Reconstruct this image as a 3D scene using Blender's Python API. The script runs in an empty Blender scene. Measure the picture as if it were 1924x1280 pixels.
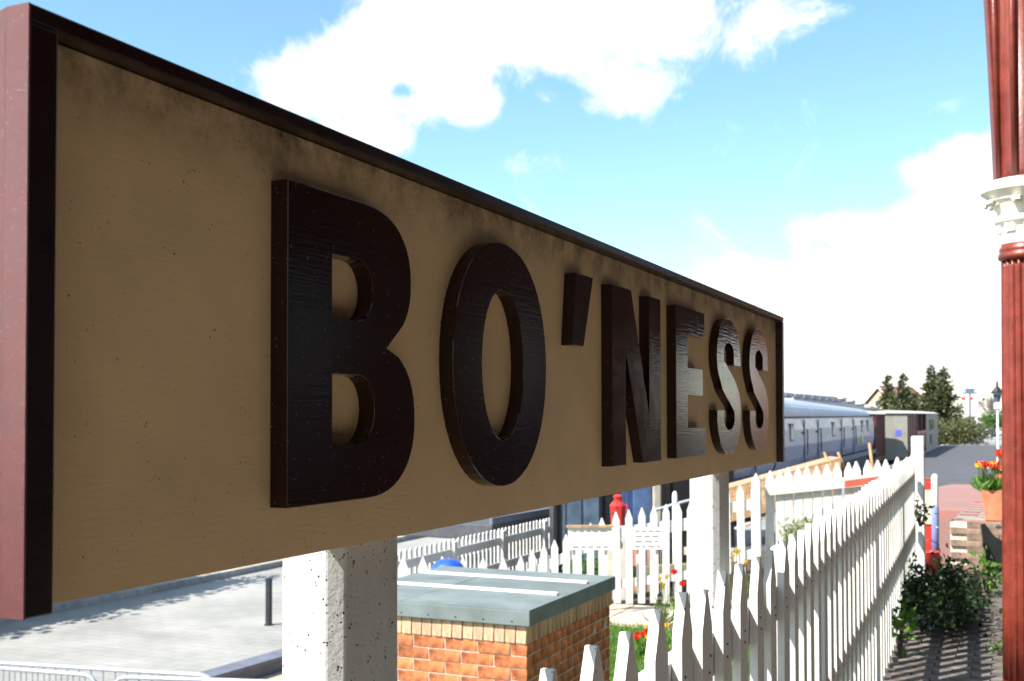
import bpy, bmesh, math, random
from mathutils import Vector, Matrix
from mathutils.geometry import tessellate_polygon
random.seed(7)
S = bpy.context.scene
C = S.collection
R = math.radians
EYE = 1.55
# ------------------------------------------------------------------ camera
FPX, PCX, PCY = 2100.0, 962.0, 728.0
yaw, pitch, roll = R(24.28646), R(1.46168), R(-0.10907)
fw = Vector((-math.sin(yaw)*math.cos(pitch), math.cos(yaw)*math.cos(pitch), math.sin(pitch)))
rt = Vector((math.cos(yaw), math.sin(yaw), 0)); up = rt.cross(fw)
cr, sr = math.cos(roll), math.sin(roll)
rt, up = cr*rt + sr*up, -sr*rt + cr*up
cam_d = bpy.data.cameras.new('camera'); cam = bpy.data.objects.new('camera', cam_d); C.objects.link(cam)
mw = Matrix((rt, up, -fw)).transposed().to_4x4(); mw.translation = (0, 0, EYE)
cam.matrix_world = mw
cam_d.sensor_width = 22.3; cam_d.lens = FPX/1924*22.3; cam_d.shift_y = (728-640)/1924
cam_d.clip_start = 0.05; cam_d.clip_end = 2000
cam_d.dof.use_dof = True; cam_d.dof.focus_distance = 1.7; cam_d.dof.aperture_fstop = 8.0
S.camera = cam

def ray(x, y): return rt*((x-PCX)/FPX) - up*((y-PCY)/FPX) + fw
def G(x, y, z):                       # point of the horizontal plane z seen at photo pixel x, y
    d = ray(x, y); return d*((z-EYE)/d.z) + Vector((0, 0, EYE))
def A(x, y, dist):                    # point at a given depth
    return ray(x, y)*dist + Vector((0, 0, EYE))
def PX(x, y, X0):                     # point on the vertical plane X = X0
    d = ray(x, y); return d*(X0/d.x) + Vector((0, 0, EYE))

# ------------------------------------------------------------------ sun, sky, exposure
SUN_EL, SUN_FROM = R(47.5), Vector((-0.53, -0.848))       # horizontal direction towards the sun
sd = bpy.data.lights.new('sun', 'SUN'); sun = bpy.data.objects.new('sun', sd); C.objects.link(sun)
sd.energy = 5.0; sd.angle = R(0.5); sd.color = (1.0, 0.95, 0.87)
tos = Vector((SUN_FROM.x*math.cos(SUN_EL), SUN_FROM.y*math.cos(SUN_EL), math.sin(SUN_EL)))
sun.rotation_euler = tos.to_track_quat('Z', 'Y').to_euler()
sun.location = tos*50

W = bpy.data.worlds.new('World'); S.world = W; W.use_nodes = True
nt = W.node_tree; N = nt.nodes; L = nt.links
N.clear()
def nd(t, **k):
    n = N.new(t)
    for a, v in k.items(): setattr(n, a, v)
    return n
def wm(op, a, b=None, c=None):
    n = nd('ShaderNodeMath', operation=op)
    for i, v in enumerate((a, b, c)):
        if v is None: continue
        if isinstance(v, (int, float)): n.inputs[i].default_value = v
        else: L.new(v, n.inputs[i])
    return n.outputs[0]
sky = nd('ShaderNodeTexSky', sky_type='NISHITA', sun_disc=False)
sky.sun_elevation = SUN_EL; sky.sun_rotation = math.atan2(SUN_FROM.x, SUN_FROM.y)
sky.altitude = 0; sky.air_density = 1.0; sky.dust_density = 0.6; sky.ozone_density = 1.2
tc = nd('ShaderNodeTexCoord')
sx = nd('ShaderNodeSeparateXYZ'); L.new(tc.outputs['Generated'], sx.inputs[0])
az = wm('ARCTAN2', sx.outputs[0], sx.outputs[1]); el = wm('ARCSINE', sx.outputs[2])
ns = nd('ShaderNodeTexNoise'); L.new(tc.outputs['Generated'], ns.inputs['Vector'])
ns.inputs['Scale'].default_value = 14; ns.inputs['Detail'].default_value = 9; ns.inputs['Roughness'].default_value = 0.68
ns.inputs['Distortion'].default_value = 0.5
nb = nd('ShaderNodeTexNoise'); L.new(tc.outputs['Generated'], nb.inputs['Vector'])
nb.inputs['Scale'].default_value = 3.2; nb.inputs['Detail'].default_value = 3
cmb = nd('ShaderNodeCombineXYZ'); L.new(az, cmb.inputs[0]); L.new(el, cmb.inputs[1])
# clouds: soft lobes at compass direction / elevation, broken up by noise
LOBES = [(800,20,130,90,.8),(950,20,130,90,.75),(1090,30,120,70,.45),(720,90,110,60,.6),(590,135,85,50,.8),(560,185,60,30,.7),(690,160,80,60,.7),(700,260,70,32,.95),(640,215,50,26,.5),
         (850,160,70,70,.95),(900,205,45,38,.6),(1170,175,72,44,1.0),(1200,40,190,100,.60),(1420,30,230,80,.27),(1080,110,60,50,.35),
         (1790,300,80,36,.75),(1720,330,60,26,.5),(1870,350,90,70,.9),(1760,400,110,45,.7),(1640,440,120,45,.6),(1530,425,75,26,.55),(1880,470,150,100,.9),(1680,530,230,70,.9),(1380,530,110,36,.7),(1470,560,120,50,.5),
         (1500,650,260,60,.35),(1800,600,200,50,.3),(1700,690,240,30,.2),(960,305,60,20,.3),(1030,180,30,16,.3),
         (755,165,34,16,-.5),(655,222,36,10,-.4)]
acc = None
for (x, y, rx, ry, w) in LOBES:
    d = ray(x, y).normalized(); a0 = math.atan2(d.x, d.y); e0 = math.asin(d.z)
    v1 = nd('ShaderNodeVectorMath', operation='SUBTRACT'); L.new(cmb.outputs[0], v1.inputs[0]); v1.inputs[1].default_value = (a0, e0, 0)
    v2 = nd('ShaderNodeVectorMath', operation='MULTIPLY'); L.new(v1.outputs[0], v2.inputs[0]); v2.inputs[1].default_value = (FPX/rx*.93, FPX/ry*.93, 0)
    v3 = nd('ShaderNodeVectorMath', operation='LENGTH'); L.new(v2.outputs[0], v3.inputs[0])
    mr = nd('ShaderNodeMapRange', interpolation_type='SMOOTHSTEP')
    L.new(v3.outputs['Value'], mr.inputs['Value'])
    mr.inputs['From Min'].default_value = 1.55; mr.inputs['From Max'].default_value = 0.2
    mr.inputs['To Min'].default_value = 0; mr.inputs['To Max'].default_value = w
    acc = mr.outputs[0] if acc is None else wm('ADD', acc, mr.outputs[0])
# away from the lobes: ordinary broken cloud from the large noise, denser near the horizon
gm = nd('ShaderNodeMapRange', interpolation_type='SMOOTHSTEP')
L.new(wm('ABSOLUTE', wm('ADD', az, 0.42)), gm.inputs['Value'])
gm.inputs['From Min'].default_value = 0.45; gm.inputs['From Max'].default_value = 0.75; gm.inputs['To Max'].default_value = 1.0
em = nd('ShaderNodeMapRange', interpolation_type='SMOOTHSTEP'); L.new(el, em.inputs['Value'])
em.inputs['From Min'].default_value = 0.42; em.inputs['From Max'].default_value = 0.6
off = wm('MAXIMUM', gm.outputs[0], em.outputs[0])
gen = wm('MULTIPLY', off, wm('MULTIPLY_ADD', nb.outputs[0], 3.2, -1.35))
hz = nd('ShaderNodeMapRange', interpolation_type='SMOOTHSTEP'); L.new(el, hz.inputs['Value'])
hz.inputs['From Min'].default_value = 0.14; hz.inputs['From Max'].default_value = 0.0; hz.inputs['To Max'].default_value = 0.5
dens = wm('ADD', wm('ADD', acc, gen), wm('ADD', hz.outputs[0], wm('MULTIPLY_ADD', ns.outputs[0], 2.1, -1.05)))
cm = nd('ShaderNodeMapRange', interpolation_type='SMOOTHSTEP'); L.new(dens, cm.inputs['Value'])
cm.inputs['From Min'].default_value = 0.17; cm.inputs['From Max'].default_value = 0.80
bg1 = nd('ShaderNodeBackground'); bg1.inputs['Strength'].default_value = 0.13
hs = nd('ShaderNodeHueSaturation'); hs.inputs['Saturation'].default_value = 1.12; hs.inputs['Hue'].default_value = 0.485; hs.inputs['Value'].default_value = 1.0
L.new(sky.outputs[0], hs.inputs['Color']); L.new(hs.outputs[0], bg1.inputs['Color'])
bg2 = nd('ShaderNodeBackground'); bg2.inputs['Strength'].default_value = 0.66
cr_ = nd('ShaderNodeMapRange'); L.new(ns.outputs[0], cr_.inputs['Value'])
cr_.inputs['From Min'].default_value = .3; cr_.inputs['From Max'].default_value = .7; cr_.inputs['To Min'].default_value = .82; cr_.inputs['To Max'].default_value = 1.05
cc = nd('ShaderNodeCombineXYZ'); L.new(wm('MULTIPLY', cr_.outputs[0], .97), cc.inputs[0]); L.new(cr_.outputs[0], cc.inputs[1]); L.new(wm('MULTIPLY', cr_.outputs[0], 1.02), cc.inputs[2])
L.new(cc.outputs[0], bg2.inputs['Color'])
mx = nd('ShaderNodeMixShader'); L.new(cm.outputs[0], mx.inputs[0]); L.new(bg1.outputs[0], mx.inputs[1]); L.new(bg2.outputs[0], mx.inputs[2])
wo = nd('ShaderNodeOutputWorld'); L.new(mx.outputs[0], wo.inputs[0])
S.view_settings.view_transform = 'Standard'; S.view_settings.look = 'None'
S.view_settings.exposure = 1.03; S.view_settings.gamma = 1; S.view_settings.use_curve_mapping = False
S.render.engine = 'CYCLES'

# ------------------------------------------------------------------ materials
def mat(name, col, rough=0.6, var=0.15, scale=6.0, col2=None, bump=0.0, bscale=60.0, spec=0.5, metal=0.0, stretch=(1,1,1),
        speck=None, sscale=40.0, sthr=0.12, emis=None, rvar=0.0, bstretch=None, coat=0.0, topgrime=None):
    m = bpy.data.materials.new(name); m.use_nodes = True
    t = m.node_tree; n = t.nodes; l = t.links; b = n['Principled BSDF']
    b.inputs['Roughness'].default_value = rough; b.inputs['Metallic'].default_value = metal
    b.inputs['Specular IOR Level'].default_value = spec; b.inputs['Coat Weight'].default_value = coat; b.inputs['Coat Roughness'].default_value = .08
    co = n.new('ShaderNodeTexCoord'); mp = n.new('ShaderNodeMapping'); l.new(co.outputs['Object'], mp.inputs[0]); mp.inputs['Scale'].default_value = stretch
    no = n.new('ShaderNodeTexNoise'); l.new(mp.outputs[0], no.inputs['Vector']); no.inputs['Scale'].default_value = scale; no.inputs['Detail'].default_value = 7; no.inputs['Roughness'].default_value = .62
    c2 = col2 or tuple(max(0, c*(1-2.2*var)) for c in col)
    c1 = tuple(min(1, c*(1+var)) for c in col) if not col2 else col
    rp = n.new('ShaderNodeValToRGB'); l.new(no.outputs[0], rp.inputs[0])
    rp.color_ramp.elements[0].position = .32; rp.color_ramp.elements[1].position = .66
    rp.color_ramp.elements[0].color = (*c2, 1); rp.color_ramp.elements[1].color = (*c1, 1)
    out = rp.outputs[0]
    oi = n.new('ShaderNodeObjectInfo'); hv = n.new('ShaderNodeHueSaturation'); l.new(out, hv.inputs['Color'])
    mr = n.new('ShaderNodeMapRange'); l.new(oi.outputs['Random'], mr.inputs[0]); mr.inputs[3].default_value = 1-var*.8; mr.inputs[4].default_value = 1+var*.8
    l.new(mr.outputs[0], hv.inputs['Value']); out = hv.outputs[0]
    def mixin(fac, c):
        nonlocal out
        mi = n.new('ShaderNodeMix'); mi.data_type = 'RGBA'; l.new(fac, mi.inputs[0]); l.new(out, mi.inputs[6]); mi.inputs[7].default_value = (*c, 1); out = mi.outputs[2]
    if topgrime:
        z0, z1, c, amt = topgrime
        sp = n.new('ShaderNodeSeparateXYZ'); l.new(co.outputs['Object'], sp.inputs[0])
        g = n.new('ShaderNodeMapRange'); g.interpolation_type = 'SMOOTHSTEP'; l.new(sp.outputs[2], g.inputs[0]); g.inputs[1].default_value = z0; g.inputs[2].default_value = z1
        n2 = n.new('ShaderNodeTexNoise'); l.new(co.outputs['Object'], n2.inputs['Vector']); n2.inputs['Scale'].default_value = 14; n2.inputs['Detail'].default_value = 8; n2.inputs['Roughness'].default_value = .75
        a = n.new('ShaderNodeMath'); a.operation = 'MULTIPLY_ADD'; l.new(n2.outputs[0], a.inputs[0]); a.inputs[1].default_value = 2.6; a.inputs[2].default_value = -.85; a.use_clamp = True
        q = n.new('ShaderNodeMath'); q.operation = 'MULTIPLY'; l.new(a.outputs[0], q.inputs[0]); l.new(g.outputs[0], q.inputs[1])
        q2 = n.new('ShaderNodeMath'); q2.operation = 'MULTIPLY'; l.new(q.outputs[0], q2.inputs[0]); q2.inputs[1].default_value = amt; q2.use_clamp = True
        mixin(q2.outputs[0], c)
    if speck:
        vo = n.new('ShaderNodeTexVoronoi'); l.new(co.outputs['Object'], vo.inputs['Vector']); vo.inputs['Scale'].default_value = sscale; vo.inputs['Randomness'].default_value = 1
        n3 = n.new('ShaderNodeTexNoise'); l.new(co.outputs['Object'], n3.inputs['Vector']); n3.inputs['Scale'].default_value = sscale*.35; n3.inputs['Detail'].default_value = 3
        a = n.new('ShaderNodeMath'); a.operation = 'MULTIPLY_ADD'; l.new(n3.outputs[0], a.inputs[0]); a.inputs[1].default_value = sthr*5; a.inputs[2].default_value = -sthr*2.2
        lt = n.new('ShaderNodeMath'); lt.operation = 'LESS_THAN'; l.new(vo.outputs['Distance'], lt.inputs[0]); l.new(a.outputs[0], lt.inputs[1])
        mixin(lt.outputs[0], speck)
    l.new(out, b.inputs['Base Color'])
    if rvar:
        r2 = n.new('ShaderNodeMapRange'); l.new(no.outputs[0], r2.inputs[0]); r2.inputs[1].default_value = .3; r2.inputs[2].default_value = .7
        r2.inputs[3].default_value = rough; r2.inputs[4].default_value = rough+rvar; l.new(r2.outputs[0], b.inputs['Roughness'])
    if bump:
        mp2 = n.new('ShaderNodeMapping'); l.new(co.outputs['Object'], mp2.inputs[0]); mp2.inputs['Scale'].default_value = bstretch or (1, 1, 1)
        nb_ = n.new('ShaderNodeTexNoise'); l.new(mp2.outputs[0], nb_.inputs['Vector']); nb_.inputs['Scale'].default_value = bscale; nb_.inputs['Detail'].default_value = 5
        bp = n.new('ShaderNodeBump'); bp.inputs['Strength'].default_value = bump; bp.inputs['Distance'].default_value = .004; l.new(nb_.outputs[0], bp.inputs['Height']); l.new(bp.outputs[0], b.inputs['Normal'])
    return m
def leafmat(name, col, var=.3, trans=.25):
    m = mat(name, col, .45, var, 30, spec=.45); t = m.node_tree; b = t.nodes['Principled BSDF']
    tr = t.nodes.new('ShaderNodeBsdfTranslucent'); mi = t.nodes.new('ShaderNodeMixShader'); mi.inputs[0].default_value = trans
    lk = b.inputs['Base Color'].links[0].from_socket; t.links.new(lk, tr.inputs[0])
    o = t.nodes['Material Output']; t.links.new(b.outputs[0], mi.inputs[1]); t.links.new(tr.outputs[0], mi.inputs[2]); t.links.new(mi.outputs[0], o.inputs[0])
    return m
M = {}
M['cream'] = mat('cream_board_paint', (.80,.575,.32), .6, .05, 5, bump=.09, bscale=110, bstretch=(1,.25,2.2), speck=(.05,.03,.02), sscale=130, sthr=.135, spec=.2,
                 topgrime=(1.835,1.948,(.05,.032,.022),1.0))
M['maroon'] = mat('maroon_gloss_paint', (.016,.0034,.003), .24, .15, 14, bump=.1, bscale=55, bstretch=(1,.3,2.5), rvar=.15, spec=.5)
M['maroon_face'] = mat('maroon_letter_gloss', (.016,.0026,.0024), .055, .12, 14, bump=.075, bscale=60, bstretch=(1,.12,3), rvar=.09, spec=.5, speck=(.40,.32,.32), sscale=200, sthr=.13)
M['maroon_end'] = mat('maroon_painted_glints', (.13,.016,.014), .32, .12, 14, bump=.45, bscale=1500, speck=(.62,.40,.40), sscale=500, sthr=.16, spec=.6, rvar=.1)  # pale flecks paint the sparkle of the sunlit end into the colour
M['white'] = mat('white_fence_paint', (.76,.76,.73), .55, .05, 9, col2=(.64,.63,.59), bump=.25, bscale=45, bstretch=(3,3,.4), speck=(.12,.10,.08), sscale=55, sthr=.14)
M['white_old'] = mat('weathered_white_paint', (.62,.62,.60), .6, .06, 7, col2=(.44,.44,.42), bump=.22, bscale=160, speck=(.05,.045,.04), sscale=210, sthr=.30, stretch=(1,1,.35))
M['white_clean'] = mat('white_enamel', (.82,.83,.84), .35, .03)
M['brick'] = mat('orange_brick', (.54,.165,.06), .85, .34, 14, bump=.6, bscale=60)
M['brick_red'] = mat('worn_red_brick', (.40,.13,.08), .85, .3, 9, bump=.5)
M['brick_brown'] = mat('brown_wall_brick', (.27,.19,.14), .9, .22, 12, bump=.7, bscale=40)
M['brick_buff'] = mat('buff_soldier_brick', (.60,.45,.30), .85, .2, 30, col2=(.46,.20,.11), bump=.7, bscale=80, stretch=(2,2,.3))
M['mortar'] = mat('lime_mortar', (.60,.52,.42), .95, .15, 40, bump=.5)
M['felt'] = mat('grey_green_roof_felt', (.155,.19,.19), .8, .12, 4, bump=.5, bscale=300)
M['batten'] = mat('pale_batten', (.75,.76,.74), .5, .05)
M['path_brick'] = mat('dark_path_brick', (.165,.14,.12), .75, .3, 8, bump=.6)
M['joint'] = mat('dark_joint_sand', (.05,.05,.05), .95, .2)
M['asphalt'] = mat('platform_asphalt', (.085,.085,.095), .85, .12, 1.2, bump=.4, bscale=120)
M['paving_red'] = mat('red_and_grey_worn_paving', (.42,.16,.115), .85, .1, 1.3, col2=(.17,.17,.18), stretch=(.35,1.6,1), bump=.4)
M['street'] = mat('grey_street_paving', (.35,.345,.325), .85, .1, .9, col2=(.24,.24,.23), bump=.3, bscale=30)
M['sand'] = mat('sandy_pavement', (.43,.37,.28), .9, .12, 1.2)
M['kerb'] = mat('kerb_stone', (.30,.30,.29), .85, .15, 6, bump=.4)
M['soil'] = mat('garden_soil', (.10,.07,.045), .95, .3, 8, bump=.8)
M['turf'] = mat('mown_turf', (.07,.13,.02), .9, .3, 10, bump=.8)
M['flag'] = mat('pale_stone_flags', (.50,.42,.34), .85, .15, 4, bump=.3)
M['ground'] = mat('rough_ground', (.17,.15,.10), .95, .3, .3)
M['col_red'] = mat('red_oxide_gloss', (.205,.035,.021), .30, .16, 9, bump=.3, bscale=50, speck=(.45,.33,.28), sscale=90, sthr=.13, spec=.5, rvar=.1)
M['col_cream'] = mat('cream_gloss', (.80,.77,.66), .35, .05, 10)
M['black'] = mat('black_paint', (.012,.012,.014), .45, .2)
M['darkwall'] = mat('dark_timber_soffit', (.018,.013,.011), .6, .2)
M['station_wall'] = mat('station_brickwork', (.12,.05,.03), .85, .25, 3)
M['coach'] = mat('silver_blue_coach_paint', (.12,.165,.31), .22, .12, 1.0, bump=.08, bscale=3, spec=.6, rvar=.15, coat=.12, stretch=(1,.4,2))
M['coach_roof'] = mat('light_coach_roof', (.36,.40,.50), .45, .08, 1.2)
M['coach_dark'] = mat('coach_underframe', (.04,.04,.05), .7, .2)
M['solebar'] = mat('slate_grey_solebar', (.13,.14,.18), .6, .12)
M['glass'] = mat('dark_window_glass', (.03,.04,.06), .06, .1, spec=.9)
M['yellow'] = mat('yellow_label', (.62,.66,.05), .5, .1)
M['wagon_red'] = mat('dark_wagon_red', (.13,.022,.022), .5, .2, 3)
M['wagon_rail'] = mat('bright_wagon_red', (.42,.06,.05), .5, .1)
M['wagon_grey'] = mat('grey_cream_wagon', (.24,.24,.21), .6, .1, 2)
M['wagon_roof'] = mat('pale_wagon_roof', (.45,.46,.44), .7, .1)
M['blue_sign'] = mat('blue_notice', (.10,.12,.65), .5, .05)
M['tan_wood'] = mat('varnished_tan_wood', (.55,.35,.19), .55, .2, 9, stretch=(1,6,1))
M['red'] = mat('signal_red_paint', (.55,.035,.03), .35, .1)
M['red_plank'] = mat('faded_red_plank', (.60,.14,.09), .55, .1)
M['steelblue'] = mat('blue_grey_steel', (.075,.115,.165), .5, .2, 5)
M['navy'] = mat('dark_blue_plastic', (.03,.055,.14), .4, .15, 4)
M['beige'] = mat('beige_post_paint', (.40,.37,.32), .6, .1)
M['bluecover'] = mat('bright_blue_cover', (.02,.10,.62), .4, .15)
M['galv'] = mat('galvanised_steel', (.55,.58,.62), .35, .08, 20, metal=.6)
M['terracotta'] = mat('terracotta', (.50,.19,.10), .75, .12, 10)
M['chrome'] = mat('bright_chrome', (.7,.75,.8), .15, .05, metal=1)
M['bollard'] = mat('black_bollard_paint', (.03,.032,.04), .4, .15)
M['house_wall'] = mat('sandstone_house_wall', (.62,.47,.31), .85, .08)
M['tile_roof'] = mat('brown_tile_roof', (.30,.15,.09), .85, .15)
M['slate'] = mat('dark_slate_roof', (.07,.075,.085), .7, .15)
M['bark'] = mat('bark', (.09,.07,.05), .9, .3)
M['leaf_dark'] = leafmat('glossy_dark_leaf', (.030,.062,.018)); M['leaf_dark'].node_tree.nodes['Principled BSDF'].inputs['Roughness'].default_value = .25
M['leaf_green'] = leafmat('fresh_green_leaf', (.10,.22,.03), .3, .35)
M['leaf_pale'] = leafmat('pale_variegated_leaf', (.34,.38,.20), .3, .3)
M['grass'] = leafmat('grass_blade', (.13,.27,.03), .3, .35)
M['conifer'] = leafmat('conifer_needles', (.095,.11,.040), .35, .1)
M['hedge'] = leafmat('rough_hedge', (.11,.12,.04), .35, .15)
M['twig'] = mat('bare_twigs', (.17,.14,.15), .9, .2)
M['petal_red'] = leafmat('red_petal', (.72,.03,.02), .1, .3)
M['petal_yellow'] = leafmat('yellow_petal', (.85,.55,.03), .1, .3)
M['petal_white'] = leafmat('pale_petal', (.80,.68,.55), .1, .3)
M['notice'] = mat('white_notice_board', (.80,.79,.74), .5, .03)
M['ink'] = mat('grey_lettering', (.25,.25,.27), .6, .05)
M['panel_cream'] = mat('cream_notice_panel', (.55,.50,.38), .6, .08)
M['olive'] = mat('olive_sleeper_timber', (.26,.27,.15), .85, .2, 8)
M['car_white'] = mat('white_car_paint', (.75,.77,.8), .2, .03, coat=.5)
M['car_blue'] = mat('dark_blue_car_paint', (.05,.09,.2), .2, .05, coat=.5)
M['tyre'] = mat('tyre_rubber', (.02,.02,.02), .8, .1)
M['ballast'] = mat('track_ballast', (.16,.14,.12), .95, .3, 14, bump=1)
M['rail'] = mat('rusty_rail', (.16,.10,.07), .5, .2)

t = M['street'].node_tree; b_ = t.nodes['Principled BSDF']; src = b_.inputs['Base Color'].links[0].from_socket
br = t.nodes.new('ShaderNodeTexBrick'); cc2 = t.nodes.new('ShaderNodeTexCoord'); t.links.new(cc2.outputs['Object'], br.inputs['Vector'])
br.inputs['Scale'].default_value = 1.0; br.inputs['Brick Width'].default_value = .42; br.inputs['Row Height'].default_value = .21; br.inputs['Mortar Size'].default_value = .012
br.inputs['Color1'].default_value = (1,1,1,1); br.inputs['Color2'].default_value = (.95,.95,.94,1); br.inputs['Mortar'].default_value = (.80,.80,.80,1)
mu = t.nodes.new('ShaderNodeMix'); mu.data_type = 'RGBA'; mu.blend_type = 'MULTIPLY'; mu.inputs[0].default_value = 1
t.links.new(src, mu.inputs[6]); t.links.new(br.outputs[0], mu.inputs[7]); t.links.new(mu.outputs[2], b_.inputs['Base Color'])
# ------------------------------------------------------------------ mesh helpers
class MB:
    def __init__(s): s.v = []; s.f = []
    def add(s, vs, fs):
        b = len(s.v); s.v += [tuple(v) for v in vs]; s.f += [tuple(i+b for i in f) for f in fs]; return s
    def bx(s, x0, x1, y0, y1, z0, z1, jit=0):
        j = lambda: random.uniform(-jit, jit) if jit else 0
        vs = [(x+j(), y+j(), z+j()) for x in (x0, x1) for y in (y0, y1) for z in (z0, z1)]
        return s.add(vs, [(0,1,3,2),(4,6,7,5),(0,4,5,1),(2,3,7,6),(0,2,6,4),(1,5,7,3)])
    def tube(s, pts, r, n=8, cap=True):
        pts = [Vector(p) for p in pts]; rs = r if isinstance(r, (list, tuple)) else [r]*len(pts)
        rings = []
        for i, p in enumerate(pts):
            d = (pts[min(i+1, len(pts)-1)] - pts[max(i-1, 0)]).normalized()
            a = Vector((0, 0, 1)) if abs(d.z) < .9 else Vector((1, 0, 0))
            u = d.cross(a).normalized(); w = d.cross(u)
            rings.append([p + (u*math.cos(2*math.pi*k/n) + w*math.sin(2*math.pi*k/n))*rs[i] for k in range(n)])
        vs = [v for rg in rings for v in rg]
        fs = [(i*n+k, i*n+(k+1) % n, (i+1)*n+(k+1) % n, (i+1)*n+k) for i in range(len(pts)-1) for k in range(n)]
        if cap: fs += [tuple(range(n))[::-1], tuple((len(pts)-1)*n+k for k in range(n))]
        return s.add(vs, fs)
    def lathe(s, prof, c=(0, 0, 0), n=24, flute=None):
        vs = []; fs = []
        for (r, z) in prof:
            for k in range(n):
                a = 2*math.pi*k/n; rr = r*(flute(k, n) if flute else 1)
                vs.append((c[0]+rr*math.cos(a), c[1]+rr*math.sin(a), c[2]+z))
        for i in range(len(prof)-1):
            for k in range(n): fs.append((i*n+k, i*n+(k+1) % n, (i+1)*n+(k+1) % n, (i+1)*n+k))
        fs += [tuple(range(n))[::-1], tuple((len(prof)-1)*n+k for k in range(n))]
        return s.add(vs, fs)
    def prism(s, poly, fn0, fn1, holes=()):
        # poly in 2D; fn0 / fn1 give the 3D point of the two ends
        loops = [list(poly)] + [list(h) for h in holes]
        tris = tessellate_polygon([[Vector((p[0], p[1], 0)) for p in lp] for lp in loops])
        flat = [p for lp in loops for p in lp]; n = len(flat)
        fs = [tuple(t) for t in tris] + [tuple(i+n for i in t)[::-1] for t in tris]
        o = 0
        for lp in loops:
            m = len(lp); fs += [(o+i, o+(i+1) % m, o+(i+1) % m+n, o+i+n) for i in range(m)]; o += m
        return s.add([fn0(*p) for p in flat] + [fn1(*p) for p in flat], fs)
    def mesh(s, name, m, smooth=False):
        me = bpy.data.meshes.new(name); me.from_pydata(s.v, [], s.f)
        bm = bmesh.new(); bm.from_mesh(me); bmesh.ops.recalc_face_normals(bm, faces=bm.faces); bm.to_mesh(me); bm.free()
        me.materials.append(m)
        if smooth:
            for p in me.polygons: p.use_smooth = True
        return me
    def build(s, name, m, parent=None, loc=(0, 0, 0), smooth=False, bevel=0, kind=None):
        return put(name, s.mesh(name, m, smooth), parent, loc, bevel=bevel, kind=kind)
def put(name, me, parent=None, loc=(0, 0, 0), rz=0, bevel=0, kind=None):
    o = bpy.data.objects.new(name, me); C.objects.link(o); o.location = loc; o.rotation_euler = (0, 0, rz)
    if parent: o.parent = parent
    if bevel:
        b = o.modifiers.new('bevel', 'BEVEL'); b.width = bevel; b.segments = 2; b.limit_method = 'ANGLE'; b.angle_limit = R(35)
    if kind: o['kind'] = kind
    return o
def empty(name, label, cat, loc=(0, 0, 0), rz=0, group=None):
    o = bpy.data.objects.new(name, None); C.objects.link(o); o.location = loc; o.rotation_euler = (0, 0, rz)
    o.empty_display_size = .2; o['label'] = label; o['category'] = cat
    if group: o['group'] = group
    return o
def tag(o, label, cat, group=None, kind=None):
    o['label'] = label; o['category'] = cat
    if group: o['group'] = group
    if kind: o['kind'] = kind
    return o
def bxm(name, m, w, d, h, jit=0): return MB().bx(-w/2, w/2, -d/2, d/2, -h/2, h/2, jit).mesh(name, m)
def quad(name, pts, m, kind='structure'):
    return MB().add(pts, [tuple(range(len(pts)))]).build(name, m, kind=kind)

# ------------------------------------------------------------------ ground and structure
ST = -1.85                                   # street level
quad('ground', [(-700,-300,ST-.03),(700,-300,ST-.03),(700,1200,ST-.03),(-700,1200,ST-.03)], M['ground'])
quad('street', [(-15.2,-20,ST),(-5.0,-20,ST),(-5.0,34,ST),(-15.2,34,ST)], M['street'])
kb = MB(); y = -4.0
kerb = bpy.data.objects.new('kerb', None); C.objects.link(kerb); kerb['kind'] = 'structure'
ks = bxm('kerb_stone', M['kerb'], .14, .895, .14)
y = 2.0
while y < 30: put('kerb_stone', ks, kerb, (-15.27, y, ST+.06)); y += .9
quad('pavement', [(-60,-20,ST+.12),(-15.34,-20,ST+.12),(-15.34,60,ST+.12),(-60,60,ST+.12)], M['sand'])
# low dark edging strip beside the street near the station
MB().bx(-.12, .12, -2.4, 2.4, 0, .16).bx(-.16, .16, -2.4, 2.4, .163, .21).build('street_edging', M['solebar'], None, (-9.15, 11.6, ST), kind='structure').rotation_euler = (0, 0, R(-4))
quad('sandy_verge', [(-9.0,9.2,ST+.005),(-6.2,9.2,ST+.005),(-6.2,13.6,ST+.005),(-9.0,13.6,ST+.005)], M['sand'])
# garden terrace, path slab, platform
MB().bx(-4.75, -.87, -2, 13.6, ST-.02, -.67).build('garden', M['soil'], kind='structure')
quad('lawn', [(-4.6,1,-.662),(-.9,1,-.662),(-.9,11.2,-.662),(-4.6,11.2,-.662)], M['turf'])
gp = bpy.data.objects.new('garden_path', None); C.objects.link(gp); gp['kind'] = 'structure'
fl = bxm('flagstone', M['flag'], .585, .385, .03, .004)
for i in range(6):
    for j in range(3): put('flagstone', fl, gp, (-4.35+i*.6, 11.45+j*.4, -.655+random.uniform(-.002,.002)))
MB().bx(-3.05, -.95, 11.7, 13.9, -.66, -.12).build('garden_step', M['soil'], kind='structure')
MB().bx(-.86, 6, -3, 12.0, ST, -.02).build('path', M['joint'], kind='structure')
path = bpy.data.objects['path']
pb = bxm('brick', M['path_brick'], .208, .100, .03, .0015)
def prow(y): return int(round(y/.108))
for j in range(prow(6.2), prow(9.6)):
    for i in range(6):
        x = -.70 + i*.216 + (.108 if j % 2 else 0)
        put('brick', pb, path, (x, j*.108, -.0155+random.uniform(-.002,.002)))
mb = MB()
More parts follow.
